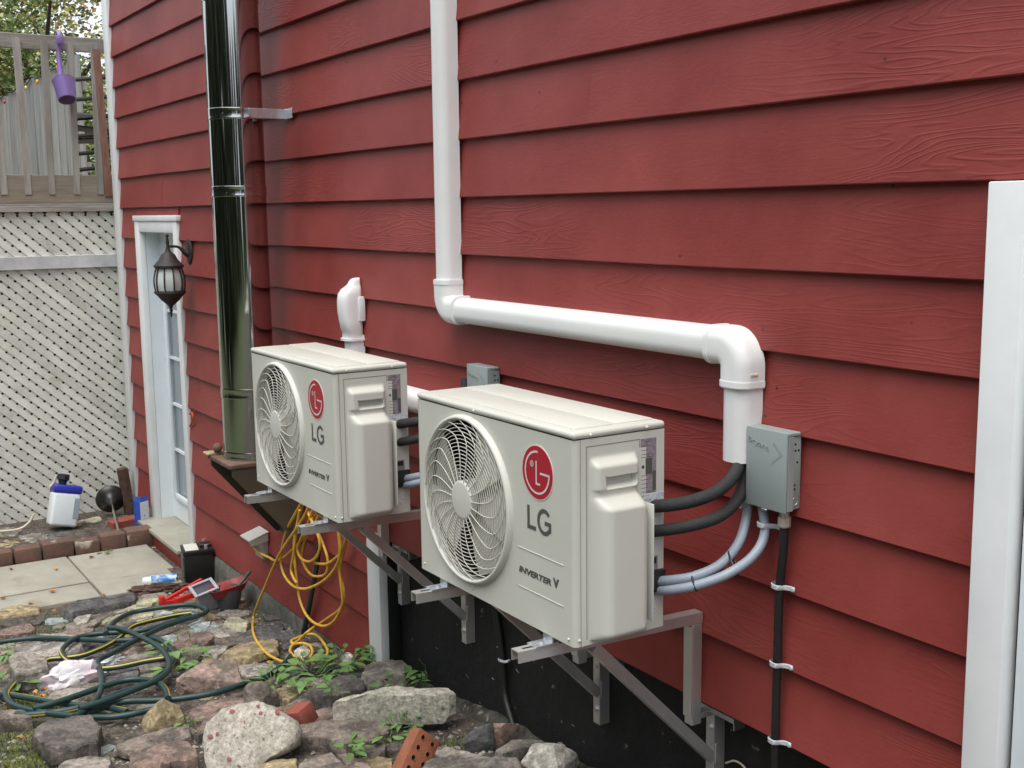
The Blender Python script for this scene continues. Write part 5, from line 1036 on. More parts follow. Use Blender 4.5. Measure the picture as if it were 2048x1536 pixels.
wr, wc, wn = leaning('speck', [(-1.6392,-0.9763,-0.8445),(-1.6722,-0.9543,-0.7921),(-1.671,-0.9007,-0.7487),(-1.6493,-0.849,-0.728),(-1.6116,-0.798,-0.7245),(-1.565,-0.751,-0.7335),(-1.5186,-0.7198,-0.7555),(-1.4685,-0.7091,-0.7983),(-1.4485,-0.7233,-0.8308),(-1.4515,-0.7777,-0.873),(-1.4637,-0.8382,-0.9108),(-1.4721,-0.9116,-0.9633),(-1.5412,-1.012,-0.9756)], .11, 'big white speckled rock with drops of red paint, lower centre left', (0.6217, -0.5014, 0.6017), 'rock', 4.2)
for i, q in enumerate([(-1.6326,-0.8669,-0.7602),(-1.5867,-0.7867,-0.7408),(-1.5931,-0.8484,-0.7857),(-1.5843,-0.8425,-0.7898),(-1.5306,-0.7278,-0.7497),(-1.5308,-0.7357,-0.7561),(-1.631,-0.9516,-0.8325),(-1.6225,-0.9288,-0.8222),(-1.5775,-0.8875,-0.8344),(-1.5832,-0.8875,-0.8284),(-1.5459,-0.9162,-0.8909),(-1.5646,-0.7849,-0.7622)]):
    rd = random.Random(i); mb = MB(); q = Vector(q) + wn * .0135; u = wn.cross(Vector((0, 0, 1))).normalized(); v = wn.cross(u); K = 9
    rr = .006 + .005 * rd.random(); a0 = len(mb.v)
    mb.v = [tuple(q + wn * .0015)] + [tuple(q + (u * math.cos(2 * math.pi * j / K) + v * math.sin(2 * math.pi * j / K)) * rr * rd.uniform(.6, 1.25)) for j in range(K)]
    mb.f = [(0, 1 + j, 1 + (j + 1) % K) for j in range(K)]; mb.m = [0] * K
    mb.build('paint_drop', M['paintdrop'], wr, smooth=60)
slab('brown', [(-1.5854,-0.6684,-0.8782),(-1.6612,-0.6226,-0.8858),(-1.6837,-0.5505,-0.8881),(-1.632,-0.4576,-0.8829),(-1.4801,-0.3606,-0.8677),(-1.3996,-0.3604,-0.8597),(-1.3724,-0.3816,-0.8569),(-1.3483,-0.4684,-0.8545),(-1.3603,-0.5546,-0.8557),(-1.3982,-0.568,-0.8595),(-1.4992,-0.6033,-0.8696),(-1.5423,-0.6826,-0.8739)], 0.0553, 'wide brown slab directly below the pale concrete block', seed=10, flare=.03)
slab('concrete', [(-1.615,-0.4909,-0.8015),(-1.6295,-0.4557,-0.803),(-1.6247,-0.3735,-0.8025),(-1.6417,-0.3392,-0.8042),(-1.6162,-0.2648,-0.8016),(-1.5051,-0.1531,-0.7905),(-1.4325,-0.0976,-0.7832),(-1.3668,-0.0953,-0.7767),(-1.3617,-0.1306,-0.7762),(-1.4353,-0.2239,-0.7835),(-1.524,-0.3104,-0.7924),(-1.5793,-0.3947,-0.7979),(-1.5976,-0.4572,-0.7998)], .095, 'long pale broken concrete block lying below the plants by the wall', 'concrete_block', 11, .02, rough=.8, cat='concrete block')
slab('greybrown', [(-1.9919,-0.1931,-0.8892),(-2.075,-0.1285,-0.8975),(-2.1081,-0.0756,-0.9008),(-2.0193,0.0151,-0.8919),(-1.9197,0.0009,-0.882),(-1.8431,-0.0681,-0.8743),(-1.8466,-0.1524,-0.8747),(-1.8705,-0.2116,-0.8771)], 0.0850, 'grey brown rock with red scrapes leaning against the white post foot', 'rock', 12, .18, cat='rock')
slab('darkstone', [(-2.0028,-0.4305,-0.9115),(-2.0818,-0.3136,-0.9194),(-2.0781,-0.2152,-0.919),(-1.9533,-0.2084,-0.9065),(-1.8638,-0.2421,-0.8976),(-1.8512,-0.3117,-0.8963),(-1.856,-0.398,-0.8968),(-1.9339,-0.4456,-0.9046)], 0.0638, 'dark slate coloured rock between the weeds and the pale concrete block', 'rock', 13, .04, cat='rock')
def brickbox(mat, c, dims, rx_, ry_, rz_, label, name='loose_brick', holes=False):
    Mx = Matrix.Translation(c) @ Matrix.Rotation(R(rz_), 4, 'Z') @ Matrix.Rotation(R(ry_), 4, 'Y') @ Matrix.Rotation(R(rx_), 4, 'X'); l, w, h = dims; mb = MB()
    mb.rbox(-l / 2, l / 2, -w / 2, w / 2, -h / 2, h / 2, .005, 2)
    mb.v = [tuple(Mx @ Vector(v)) for v in mb.v]; o = mb.build(name, M[mat], None, label=label, cat='brick')
    if holes:
        for i in range(5):
            for j in range(2):
                mb = MB(); mb.lathe([(.0, h / 2 + .0006), (.0075, h / 2 + .0006)], (-l / 2 + .024 + i * (l - .048) / 4, (j - .5) * w * .46, 0), n=14); mb.lathe([(.0075, h / 2 + .0005), (.0095, h / 2 + .0022), (.0105, h / 2 - .001)], (-l / 2 + .024 + i * (l - .048) / 4, (j - .5) * w * .46, 0), n=14, m=1)
                mb.v = [tuple(Mx @ Vector(v)) for v in mb.v]; mb.build('brick_hole', [M['dark'], M[mat]], o, smooth=40)
    return o
brickbox('redbrick', Vector((-1.7527,-0.5659,-0.8953)), (.090, .085, .075), 12, -18, 25, 'small broken red brick above the white speckled rock')
brickbox('orangebrick', Vector((-1.0515,-0.446,-0.8251)), (.20, .098, .062), 62, -38, 118, 'orange brick with two rows of round holes, tipped on end', holes=True)
boulder('brown', ((-2.0744,-0.602,-0.9824),0.1684,0.1064,1.0026), 'brown rounded rock with a dark hollow behind the white speckled rock', 'rock', 15, .7, 6)
slab('tan', [(-2.2505,-0.4785,-0.9807),(-2.2188,-0.3925,-0.9776),(-2.1019,-0.4357,-0.9659),(-2.0671,-0.5151,-0.9624)], 0.0193, 'small tan stone beside the small broken red brick', seed=16)
slab('pink', [(-1.8567,-0.4662,-0.9359),(-1.8592,-0.3981,-0.9361),(-1.8141,-0.3943,-0.9316),(-1.7388,-0.421,-0.9241),(-1.7763,-0.487,-0.9278)], 0.0248, 'pinkish stone tucked under the left end of the pale concrete block', seed=17)
slab('greybrown', [(-1.271,-0.3294,-0.8718),(-1.2338,-0.3016,-0.8681),(-1.1519,-0.2765,-0.8599),(-1.0786,-0.2422,-0.8526),(-0.9886,-0.2133,-0.8436),(-1.0167,-0.2779,-0.8464),(-1.1013,-0.3727,-0.8548),(-1.1916,-0.3617,-0.8639)], 0.0303, 'thin grey brown stone right of the orange brick', seed=19)
slab('greybrown', [(-0.9632,-0.4666,-0.8118),(-1.0206,-0.4122,-0.8176),(-1.0204,-0.3672,-0.8175),(-0.9254,-0.2568,-0.808),(-0.8343,-0.1615,-0.7993),(-0.7784,-0.1835,-0.7951),(-0.7154,-0.2322,-0.7903),(-0.7569,-0.3578,-0.7935),(-0.8856,-0.4934,-0.8041)], 0.0595, 'large brown flat stone at the bottom edge right of the orange brick', 'rock', 20, .03, cat='rock')
boulder('slate', ((-1.0898,-0.1586,-0.884),0.1149,0.0981,1.0026), 'purple grey rubble lump standing in the dark hollow', 'rock', 21, .7, 3, power=5)
boulder('red', ((-1.0792,-0.0705,-0.8829),0.1187,0.1031,1.0026), 'reddish triangular rock against the black foundation', 'rock', 24, .6, 8)
slab('greybrown', [(-0.9564,-0.1757,-0.8196),(-0.997,-0.0862,-0.8237),(-0.9721,-0.0369,-0.8212),(-0.9207,-0.002,-0.8161),(-0.8892,-0.0187,-0.8129),(-0.9102,-0.1096,-0.815),(-0.9096,-0.1796,-0.815)], 0.0510, 'flat brown stone in front of the reddish triangular rock', seed=23)
boulder('white', ((-0.7753,-0.0734,-0.8543),0.2622,0.0904,1.0026), 'whitish grey boulder at the bottom edge below the bracket leg', 'rock', 28, .7, 7)
slab('brown', [(-1.3642,-0.7347,-0.8839),(-1.4085,-0.6428,-0.8883),(-1.3806,-0.6009,-0.8856),(-1.308,-0.6091,-0.8783),(-1.1935,-0.6136,-0.8669),(-1.1298,-0.6599,-0.8605),(-1.2344,-0.7789,-0.8709)], 0.0275, 'brown flat stone at the bottom edge under the wide brown slab', seed=25)
slab('pink', [(-1.3591,-0.5865,-0.8861),(-1.3522,-0.5594,-0.8854),(-1.223,-0.5351,-0.8725),(-1.1502,-0.555,-0.8652),(-1.1635,-0.6101,-0.8666)], 0.0248, 'purplish stone at the bottom edge below the small green plant', seed=26)
slab('brown', [(-1.3244,-0.5204,-0.8771),(-1.3894,-0.4559,-0.8836),(-1.372,-0.4142,-0.8819),(-1.3104,-0.4175,-0.8757),(-1.2611,-0.4499,-0.8708),(-1.266,-0.5024,-0.8713)], 0.0303, 'brown stone left of the orange brick', seed=27)
slab('tan', [(-1.2861,-0.5447,-0.8871),(-1.2924,-0.4902,-0.8877),(-1.2077,-0.4463,-0.8793),(-1.121,-0.4927,-0.8706),(-1.1332,-0.5664,-0.8718),(-1.2017,-0.5839,-0.8787)], 0.0165, 'tan flat stone at the bottom edge left of the orange brick', seed=28)
slab('tan', [(-1.4214,-0.8811,-0.8868),(-1.45,-0.8309,-0.8897),(-1.4535,-0.7718,-0.8901),(-1.4168,-0.7221,-0.8864),(-1.312,-0.7575,-0.8759),(-1.2845,-0.826,-0.8731),(-1.3375,-0.9059,-0.8784)], 0.0303, 'tan stone at the bottom edge beside the white speckled rock', seed=29)
slab('lightgrey', [(-3.6423,-1.2825,-1.0826),(-3.8011,-1.247,-1.0951),(-3.7579,-1.1483,-1.0917),(-3.6425,-1.0223,-1.0826),(-3.5069,-0.9943,-1.0719),(-3.3823,-1.1005,-1.062),(-3.4242,-1.1826,-1.0653)], 0.0275, 'light grey brown slab left of the upper hose loop', seed=31)
slab('greybrown', [(-3.3452,-1.3601,-1.0016),(-3.4093,-1.3151,-1.0067),(-3.2835,-1.2255,-0.9967),(-3.1276,-1.2304,-0.9844),(-3.0035,-1.241,-0.9746),(-3.02,-1.3127,-0.9759),(-3.0242,-1.3831,-0.9762)], 0.0850, 'squared grey brown rock inside the left hose loop', 'rock', 32, .03, cat='rock')
slab('greybrown', [(-2.8365,-1.2865,-1.0271),(-2.8855,-1.2434,-1.031),(-2.8821,-1.1889,-1.0307),(-2.8005,-1.0756,-1.0242),(-2.7475,-1.1155,-1.02),(-2.7,-1.1833,-1.0163),(-2.7517,-1.2909,-1.0204)], 0.0193, 'flat grey brown stone under the crumpled plastic bag', seed=33)
boulder('pink', ((-2.4613,-0.6909,-1.0167),0.3154,0.1361,1.0026), 'big reddish rock with a split face right of the hose loops', 'rock', 36, .55, 6, power=4)
slab('red', [(-3.2604,-0.5415,-1.0524),(-3.3203,-0.4803,-1.0571),(-3.2895,-0.4307,-1.0547),(-3.1718,-0.4388,-1.0454),(-3.0659,-0.5256,-1.037),(-3.1821,-0.5511,-1.0462)], 0.0275, 'orange brown stone above the big reddish rock', seed=35)
slab('brown', [(-3.378,-0.5665,-1.0699),(-3.4143,-0.4936,-1.0728),(-3.2451,-0.544,-1.0594),(-3.1946,-0.5985,-1.0554)], 0.0193, 'brown stone touching the orange brown stone on its left', seed=36)
slab('tan', [(-2.876,-0.4942,-1.022),(-2.9315,-0.4434,-1.0264),(-2.9739,-0.3825,-1.0297),(-2.9281,-0.2338,-1.0261),(-2.8902,-0.2181,-1.0231),(-2.749,-0.2774,-1.012),(-2.7448,-0.342,-1.0116),(-2.7222,-0.4259,-1.0098),(-2.8,-0.5123,-1.016)], 0.0275, 'wide tan slab crossed by the yellow cord', seed=37)
slab('lightgrey', [(-3.0224,-0.5336,-1.0446),(-3.0625,-0.4654,-1.0477),(-3.0236,-0.4227,-1.0447),(-2.9475,-0.457,-1.0387),(-2.8775,-0.5265,-1.0331),(-2.9455,-0.5436,-1.0385)], 0.0165, 'pale grey stone left of the wide tan slab', seed=38)
slab('white', [(-3.236,-0.425,-1.0615),(-3.2554,-0.3745,-1.063),(-3.163,-0.3617,-1.0557),(-3.1036,-0.4174,-1.051)], 0.0165, 'small white oval stone right of the orange brown stone', seed=39, dome=.3)
slab('blue', [(-3.5097,-0.4748,-1.0803),(-3.5623,-0.3924,-1.0845),(-3.4792,-0.3593,-1.0779),(-3.3782,-0.4011,-1.0699),(-3.3803,-0.4702,-1.0701)], 0.0193, 'pale blue grey stone behind the orange brown stone', seed=40, dome=.2)
slab('blue', [(-3.3898,-0.4002,-1.0736),(-3.5054,-0.339,-1.0828),(-3.3759,-0.3446,-1.0725),(-3.2927,-0.4017,-1.0659)], 0.0165, 'small blue grey stone next to the olive yellow stone', seed=41)
slab('yellow', [(-3.4032,-0.3193,-1.0719),(-3.4901,-0.2659,-1.0788),(-3.4595,-0.2121,-1.0763),(-3.3298,-0.2062,-1.0661),(-3.2185,-0.2621,-1.0573),(-3.2631,-0.317,-1.0608)], 0.0193, 'olive yellow stone in front of the grey pot', seed=42)
slab('yellow', [(-4.1127,-0.6088,-1.128),(-4.2156,-0.5649,-1.1361),(-4.2391,-0.4698,-1.138),(-4.1696,-0.4256,-1.1325),(-4.0336,-0.5256,-1.1217),(-4.0129,-0.6173,-1.1201)], 0.0193, 'pale yellow flat stone left of the red plastic frame', seed=43)
slab('yellow', [(-3.9494,-0.7973,-1.1206),(-4.0268,-0.72,-1.1267),(-4.0232,-0.642,-1.1264),(-3.9634,-0.6416,-1.1217),(-3.8974,-0.7238,-1.1165),(-3.9063,-0.7903,-1.1172)], 0.0138, 'long yellow flake under the far hose loop', seed=44)
slab('yellow', [(-3.8627,-0.6508,-1.1137),(-3.9199,-0.6064,-1.1182),(-3.9055,-0.5358,-1.1171),(-3.7926,-0.576,-1.1082),(-3.7684,-0.6601,-1.1063)], 0.0138, 'square yellow stone inside the far hose loop', seed=45)
slab('blue', [(-3.8018,-0.5679,-1.1089),(-3.9145,-0.5083,-1.1178),(-3.8264,-0.4151,-1.1108),(-3.7255,-0.4685,-1.1029),(-3.7567,-0.5733,-1.1053)], 0.0138, 'pale blue slate inside the far hose loop', seed=46)
slab('white', [(-4.0302,-0.9282,-1.1215),(-4.1368,-0.8824,-1.1299),(-4.0945,-0.819,-1.1265),(-3.952,-0.8801,-1.1153),(-3.9623,-0.9264,-1.1161)], 0.0193, 'small white stone on the bare soil left of the far hose loop', seed=47, dome=.2)
slab('yellow', [(-4.1498,-0.9435,-1.1392),(-4.1873,-0.9138,-1.1422),(-4.1487,-0.8984,-1.1391),(-4.098,-0.9173,-1.1351)], 0.0110, 'tiny yellow stone touching the small white stone', seed=48)
slab('slate', [(-4.1767,-0.9409,-1.1013),(-4.3646,-0.839,-1.1162),(-4.3148,-0.6918,-1.1123),(-4.2917,-0.5345,-1.1104),(-4.1175,-0.5811,-1.0967),(-4.0927,-0.7018,-1.0947),(-4.1066,-0.8108,-1.0958),(-4.0949,-0.9099,-1.0949)], 0.0510, 'long layered grey slate lying along the edge of the paving', seed=49)
slab('red', [(-4.4799,-0.9067,-1.159),(-4.5774,-0.7066,-1.159),(-4.6034,-0.6518,-1.159),(-4.4946,-0.7109,-1.159),(-4.4453,-0.896,-1.159)], 0.0110, 'thin red brick strip along the front edge of the paving', seed=50)
slab('tan', [(-4.5399,-1.2544,-1.148),(-4.5627,-1.1059,-1.148),(-4.4743,-1.0169,-1.148),(-4.3971,-1.037,-1.1478),(-4.4009,-1.1545,-1.148),(-4.4463,-1.2688,-1.148)], 0.0220, 'tan layered stone at the left end of the paving edge', seed=51)
slab('brown', [(-4.0877,-0.8311,-1.1288),(-4.1134,-0.649,-1.1308),(-4.0356,-0.6386,-1.1247),(-3.9968,-0.7271,-1.1216),(-3.9664,-0.8035,-1.1192)], 0.0165, 'purplish brown flat stone behind the long yellow flake', seed=52)
slab('slate', [(-3.046,-0.9935,-1.0409),(-2.9711,-0.8651,-1.035),(-2.8414,-0.8991,-1.0248),(-2.7984,-0.9767,-1.0214),(-2.8109,-1.0476,-1.0223)], 0.0220, 'charcoal slab right of the crumpled plastic bag', seed=53)
slab('slate', [(-3.3119,-1.0675,-1.0675),(-3.2943,-0.9833,-1.0661),(-3.3306,-0.9039,-1.0689),(-3.1086,-0.9839,-1.0514),(-3.2369,-1.0505,-1.0615)], 0.0165, 'blue black slate inside the upper hose loop', seed=54)
slab('greybrown', [(-3.1928,-0.935,-1.058),(-3.1885,-0.8365,-1.0577),(-3.1554,-0.7044,-1.0551),(-3.0082,-0.7582,-1.0434),(-3.0231,-0.8488,-1.0446),(-3.0541,-0.9312,-1.0471)], 0.0165, 'long brown slate between the upper hose loops', seed=55)
slab('blue', [(-3.4143,-0.6578,-1.0756),(-3.3812,-0.5764,-1.0729),(-3.2443,-0.5995,-1.0621),(-3.1943,-0.644,-1.0582)], 0.0165, 'pale blue stone just right of the hose crossing', seed=56)
slab('brown', [(-3.0447,-0.6416,-1.0463),(-3.0871,-0.5809,-1.0497),(-2.9955,-0.5487,-1.0424),(-2.9129,-0.6033,-1.0359),(-2.9671,-0.6492,-1.0402)], 0.0165, 'brown stone among the weeds above the big reddish rock', seed=57)
slab('slate', [(-2.8599,-0.6999,-1.0317),(-2.8616,-0.6318,-1.0319),(-2.7277,-0.6614,-1.0213),(-2.7387,-0.7062,-1.0221)], 0.0165, 'dark slate chip left of the big reddish rock', seed=58)
slab('slate', [(-3.2075,-0.3497,-1.0619),(-3.1536,-0.2063,-1.0576),(-3.049,-0.0815,-1.0494),(-2.9352,-0.1107,-1.0404),(-2.9739,-0.209,-1.0434),(-3.0382,-0.3606,-1.0485)], 0.0138, 'dark slate lying between the pot and the wide tan slab', seed=59)
slab('white', [(-2.6464,-0.2459,-1.001),(-2.7038,-0.1878,-1.0056),(-2.6842,-0.1488,-1.004),(-2.5853,-0.1783,-0.9962),(-2.5291,-0.2437,-0.9918),(-2.5547,-0.2788,-0.9938)], 0.0303, 'white rounded stone inside the small yellow cord loop', seed=60, dome=.3)
slab('white', [(-2.3755,-0.1223,-0.9589),(-2.4072,-0.0811,-0.9614),(-2.3637,-0.0663,-0.958),(-2.298,-0.0851,-0.9528),(-2.2662,-0.13,-0.9503),(-2.3082,-0.1448,-0.9536)], 0.0510, 'cream rounded stone against the foot of the red wall', seed=61, dome=.3)
slab('lightgrey', [(-3.8285,-1.1678,-1.1083),(-3.8923,-1.1051,-1.1134),(-3.8294,-1.0201,-1.1084),(-3.7379,-0.9871,-1.1011),(-3.7567,-1.0732,-1.1026)], 0.0165, 'grey slate behind the light grey brown slab', seed=62)
# stones in the bed under the lattice
for pts, h, mt, lab in (
    ([(-5.9981,-0.8695,-1.1244),(-6.087,-0.7737,-1.1254),(-5.9291,-0.6901,-1.1237),(-5.7636,-0.7191,-1.1218),(-5.7448,-0.8169,-1.1216),(-5.8549,-0.8847,-1.1228)], .07, 'lightgrey', 'pale lumpy stone in front of the white sprayer'),
    ([(-6.1329,-0.5675,-1.1259),(-6.2161,-0.4487,-1.1268),(-6.2271,-0.2733,-1.127),(-6.0665,-0.2939,-1.1252),(-6.0181,-0.4578,-1.1246),(-6.0003,-0.5681,-1.1244)], .04, 'yellow', 'long mossy stone under the lattice right of the sprayer'),
    ([(-6.1257,-0.2798,-1.1258),(-6.1688,-0.1468,-1.1263),(-6.09,-0.0891,-1.1254),(-5.9141,-0.1348,-1.1235),(-5.9292,-0.2925,-1.1237)], .04, 'greybrown', 'grey stone under the lattice behind the chrome rod'),
    ([(-6.2856,-0.9985,-1.1276),(-6.3186,-0.8638,-1.128),(-6.1993,-0.7927,-1.1267),(-6.0085,-0.8836,-1.1245),(-6.0562,-1.0331,-1.1251)], .04, 'greybrown', 'grey stone under the lattice at the left edge'),
    ([(-5.9528,-1.0179,-1.1239),(-5.9359,-0.9116,-1.1237),(-5.7607,-0.8793,-1.1218),(-5.7161,-0.9789,-1.1213),(-5.7758,-1.0604,-1.122)], .04, 'tan', 'tan stone behind the edging bricks at the left edge'),
    ([(-6.0343,-0.7023,-1.1248),(-5.9889,-0.5968,-1.1243),(-5.8422,-0.5292,-1.1227),(-5.7006,-0.5918,-1.1211),(-5.7289,-0.7132,-1.1214)], .03, 'slate', 'dark stone at the foot of the white sprayer')):
    slab(mt, pts, h, lab, seed=len(lab))
# smaller loose stones: countable, told apart by nothing
rs = random.Random(21); GS = 'loose stones scattered between the larger rocks'
cols_ = ['brown', 'greybrown', 'red', 'slate', 'slate', 'greybrown', 'blue', 'yellow', 'lightgrey', 'darkstone', 'brown', 'tan', 'pink']
protos = {}
cnt = 0; placed = []
while cnt < 298:
    big = cnt < 110
    x = rs.uniform(-4.25, -2.0 if big else -.55); y = rs.uniform(-1.75, -.02)
    if x > -2.9 and y < -1.0 - .35 * (x + 2.9): continue
    if x > -2.9 and y < -.62 and big: continue
    s = rs.uniform(.09, .20) if big else rs.choice([.025, .035, .05, .07]) * rs.uniform(.8, 1.2)
    if big and any((x - a) ** 2 + (y - b) ** 2 < (.42 * (s + c)) ** 2 for a, b, c in placed): continue
    if big: placed.append((x, y, s))
    if y > -.55 * s: continue
    key = (rs.choice(cols_), rs.randrange(3), big)
    if key not in protos:
        th = [2 * math.pi * (q + rs.uniform(-.3, .3)) / 7 for q in range(7)]; hh = .10 if big else .26; P = [(math.cos(a) * rs.uniform(.75, 1.15) * .5, math.sin(a) * rs.uniform(.45, .75) * .5, hh) for a in th]
        o = slab(key[0], P, hh, None, 'loose_stone', rs.randrange(99), .05); protos[key] = o; o['used'] = 0
    o = protos[key]
    if o['used']: o = o.copy(); C.objects.link(o)
    else: o['used'] = 1
    o.location = (x, y, grd(x, y) - (.03 if big else .10) * s); o.rotation_euler = (rs.uniform(-.12, .12), rs.uniform(-.12, .12), (1.57 + rs.uniform(-.5, .5)) if big else rs.uniform(0, 6.28)); o.scale = (s * 1.4, s * 1.4, s * rs.uniform(.8, 1.3))
    nm_ = {'slate': 'slate grey', 'greybrown': 'grey brown', 'darkstone': 'dark brown', 'lightgrey': 'light grey', 'blue': 'blue grey', 'red': 'reddish', 'yellow': 'yellowish'}.get(key[0], key[0])
    tag(o, ('flat %s stone laid loosely among the larger rocks' if big else 'small %s pebble loose on the soil among rocks') % nm_, 'stone', GS); cnt += 1
for o in protos.values():
    if 'used' in o: del o['used']
for o in [o for o in C.objects if 'used' in o.keys()]: del o['used']
# gravel and grit: nobody could count it
mb = MB()
for i in range(5200):
    x = rs.uniform(-4.3, .2); y = rs.uniform(-2.0, .03); s = rs.choice([.004, .005, .006, .009, .013]) * rs.uniform(.7, 1.4); z = grd(x, y)
    if y > 0 and x < -2.1: continue
    a = rs.uniform(0, 6.28); c, q = math.cos(a), math.sin(a)
    P = [(1, 0, 0), (.2, .8, .1), (-1, .1, -.1), (-.1, -.7, 0), (.1, .1, .6), (0, 0, -.6)]
    P = [(px * rs.uniform(.7, 1.3), py * rs.uniform(.7, 1.3), pz) for px, py, pz in P]
    mb.add([(x + s * (px * c - py * q), y + s * (px * q + py * c), z + s * (pz + .25)) for px, py, pz in P], [(0, 1, 4), (1, 2, 4), (2, 3, 4), (3, 0, 4), (1, 0, 5), (2, 1, 5), (3, 2, 5), (0, 3, 5)])
mb.build('gravel', M['pebble'], smooth=0, kind='stuff')
# moss and short grass
mb = MB()
def blades(x, y, n, r, hh):
    for _ in range(n):
        a = rs.uniform(0, 6.28); d = r * math.sqrt(rs.random()); bx_, by_ = x + d * math.cos(a), y + d * math.sin(a)
        if by_ > .02: continue
        z = grd(bx_, by_) - .002; h = hh * rs.uniform(.5, 1.3); l = rs.uniform(0, 6.28); w = .0028; lean = h * rs.uniform(.2, .9)
        mb.add([(bx_ - w * math.sin(l), by_ + w * math.cos(l), z), (bx_ + w * math.sin(l), by_ - w * math.cos(l), z), (bx_ + lean * math.cos(l), by_ + lean * math.sin(l), z + h)], [(0, 1, 2)])
for p, n, r, h in (((-2.3704,-1.4948,-1.0095), 3600, .26, .012), ((-2.1095,-1.4157,-0.986), 1800, .20, .012), ((-2.2843,-1.6145,-1.0027), 2600, .30, .012), ((-4.1894,-1.12,-1.1533), 700, .22, .012), ((-4.1016,-0.9582,-1.1464), 500, .20, .012), ((-2.8076,-1.3431,-1.0441), 900, .14, .03), ((-3.4043,-1.3356,-1.0913), 500, .10, .03), ((-2.5597,-1.2317,-1.0245), 300, .08, .02), ((-2.0288,-1.2172,-0.9779), 260, .06, .018), ((-1.2133,-0.2017,-0.8963), 300, .10, .02), ((-1.0301,0.1449,-0.878), 300, .07, .03), ((-3.7732,-0.6724,-1.1204), 200, .1, .012)):
    blades(p[0], p[1], n, r, h)
mb.build('moss', M['moss'], smooth=0, kind='stuff')
# weeds
def weed(p, n, r, hh, ll, label, group=None, mat='weed', seed=1):
    ru = random.Random(seed); mb = MB(); x0_, y0_, z0_ = p
    for i in range(n):
        a = ru.uniform(0, 6.28); d = r * math.sqrt(ru.random()) * .75; h = hh * ru.uniform(.15, .8); L = ll * ru.uniform(.7, 1.55); Wd = L * ru.uniform(.38, .6)
        b = Vector((x0_ + d * math.cos(a), y0_ + d * math.sin(a) * .7, z0_)); out = Vector((math.cos(a + ru.uniform(-.8, .8)), math.sin(a + ru.uniform(-.8, .8)), 0)); t = b + out * (.3 * r) + Vector((0, 0, h))
        if t.y > -.03: t.y = -.03
        sd = Vector((-out.y, out.x, ru.uniform(-.4, .4))).normalized(); up = Vector((0, 0, 1)); dr = ru.uniform(-.3, .5)
        S_ = [(0, 0), (.25, .75), (.5, 1), (.75, .7), (1, .0)]
        L1 = [t + out * (L * k) + up * (L * dr * (k - k * k * 1.4)) + sd * (Wd / 2 * q) + up * (.12 * Wd * q) for k, q in S_]
        L2 = [t + out * (L * k) + up * (L * dr * (k - k * k * 1.4)) - sd * (Wd / 2 * q) + up * (.12 * Wd * q) for k, q in S_]
        Mi = [t + out * (L * k) + up * (L * dr * (k - k * k * 1.4)) for k, q in S_]
        n0 = len(mb.v); mb.v += [tuple(v) for v in L1 + Mi + L2]
        for k in range(4): mb.f += [(n0 + k, n0 + k + 1, n0 + 5 + k + 1, n0 + 5 + k), (n0 + 5 + k, n0 + 5 + k + 1, n0 + 10 + k + 1, n0 + 10 + k)]; mb.m += [0, 0]
        mb.tube([b, b * .5 + t * .5 + out * .004, t], .0014, 4)
    for v in range(len(mb.v)):
        if mb.v[v][1] > -.028: mb.v[v] = (mb.v[v][0], -.028, mb.v[v][2])
    return mb.build('weed', M[mat], None, smooth=50, label=label, cat='weed', group=group)
weed((-2.2197,-0.4686,-0.957), 24, .12, .05, .055, 'leafy green weed at the left of the patch above the dark slate coloured rock', seed=1)
weed((-2.2359,-0.3145,-0.9586), 34, .15, .06, .055, 'broad leafy weed in the middle of the patch below the red wall', seed=2)
weed((-2.246,-0.1575,-0.9596), 30, .13, .07, .055, 'leafy weed left of the white post foot', seed=3)
weed((-2.2618,-0.0294,-0.9709), 16, .06, .14, .05, 'tall weed with nibbled leaves climbing the white post foot', seed=4)
weed((-1.7559,-0.1364,-0.8906), 18, .09, .05, .05, 'low weed behind the pale concrete block', seed=5)
weed((-1.7073,-0.0437,-0.8957), 7, .04, .12, .065, 'weed with big round leaves at the black foundation', seed=6)
weed((-1.8118,-0.3996,-0.8762), 9, .03, .07, .035, 'grassy tuft at the left end of the pale concrete block', seed=7)
weed((-1.2969,-0.5629,-0.8547), 14, .04, .05, .045, 'small bright weed below the wide brown slab', seed=8)
weed((-1.3509,-0.3943,-0.8801), 14, .06, .04, .045, 'low weed between the wide brown slab and orange brick', seed=9)
weed((-1.4277,-0.294,-0.8878), 26, .08, .06, .025, 'fine leaved weed under the pale concrete block', seed=10)
weed((-2.8765,-0.6409,-1.0195), 12, .07, .03, .05, 'low weed left of the big reddish rock', seed=11)
weed((-3.0217,-0.715,-1.031), 16, .08, .05, .055, 'broad leafy weed under the right hose bend', seed=12)
weed((-2.7506,-0.7816,-1.0096), 12, .05, .04, .05, 'upright weed below the right hose bend', seed=13)
weed((-3.121,-1.4004,-1.0389), 10, .08, .04, .06, 'round leaved weed at the left edge inside the hose loop', seed=14)
weed((-3.5872,-1.342,-1.0757), 10, .07, .03, .05, 'small weed at the left edge above the hose loop', seed=15)
weed((-2.4269,-0.4238,-0.994), 10, .04, .04, .035, 'small weed beside the climbing hose', seed=16)
weed((-2.0756,-0.9082,-0.9626), 8, .03, .03, .03, 'tiny weed on the long brown wedge of stone', seed=17)
weed((-5.3416,-0.452,-1.15), 8, .04, .02, .03, 'tiny weed at the joint between the bricks and paving', seed=18)
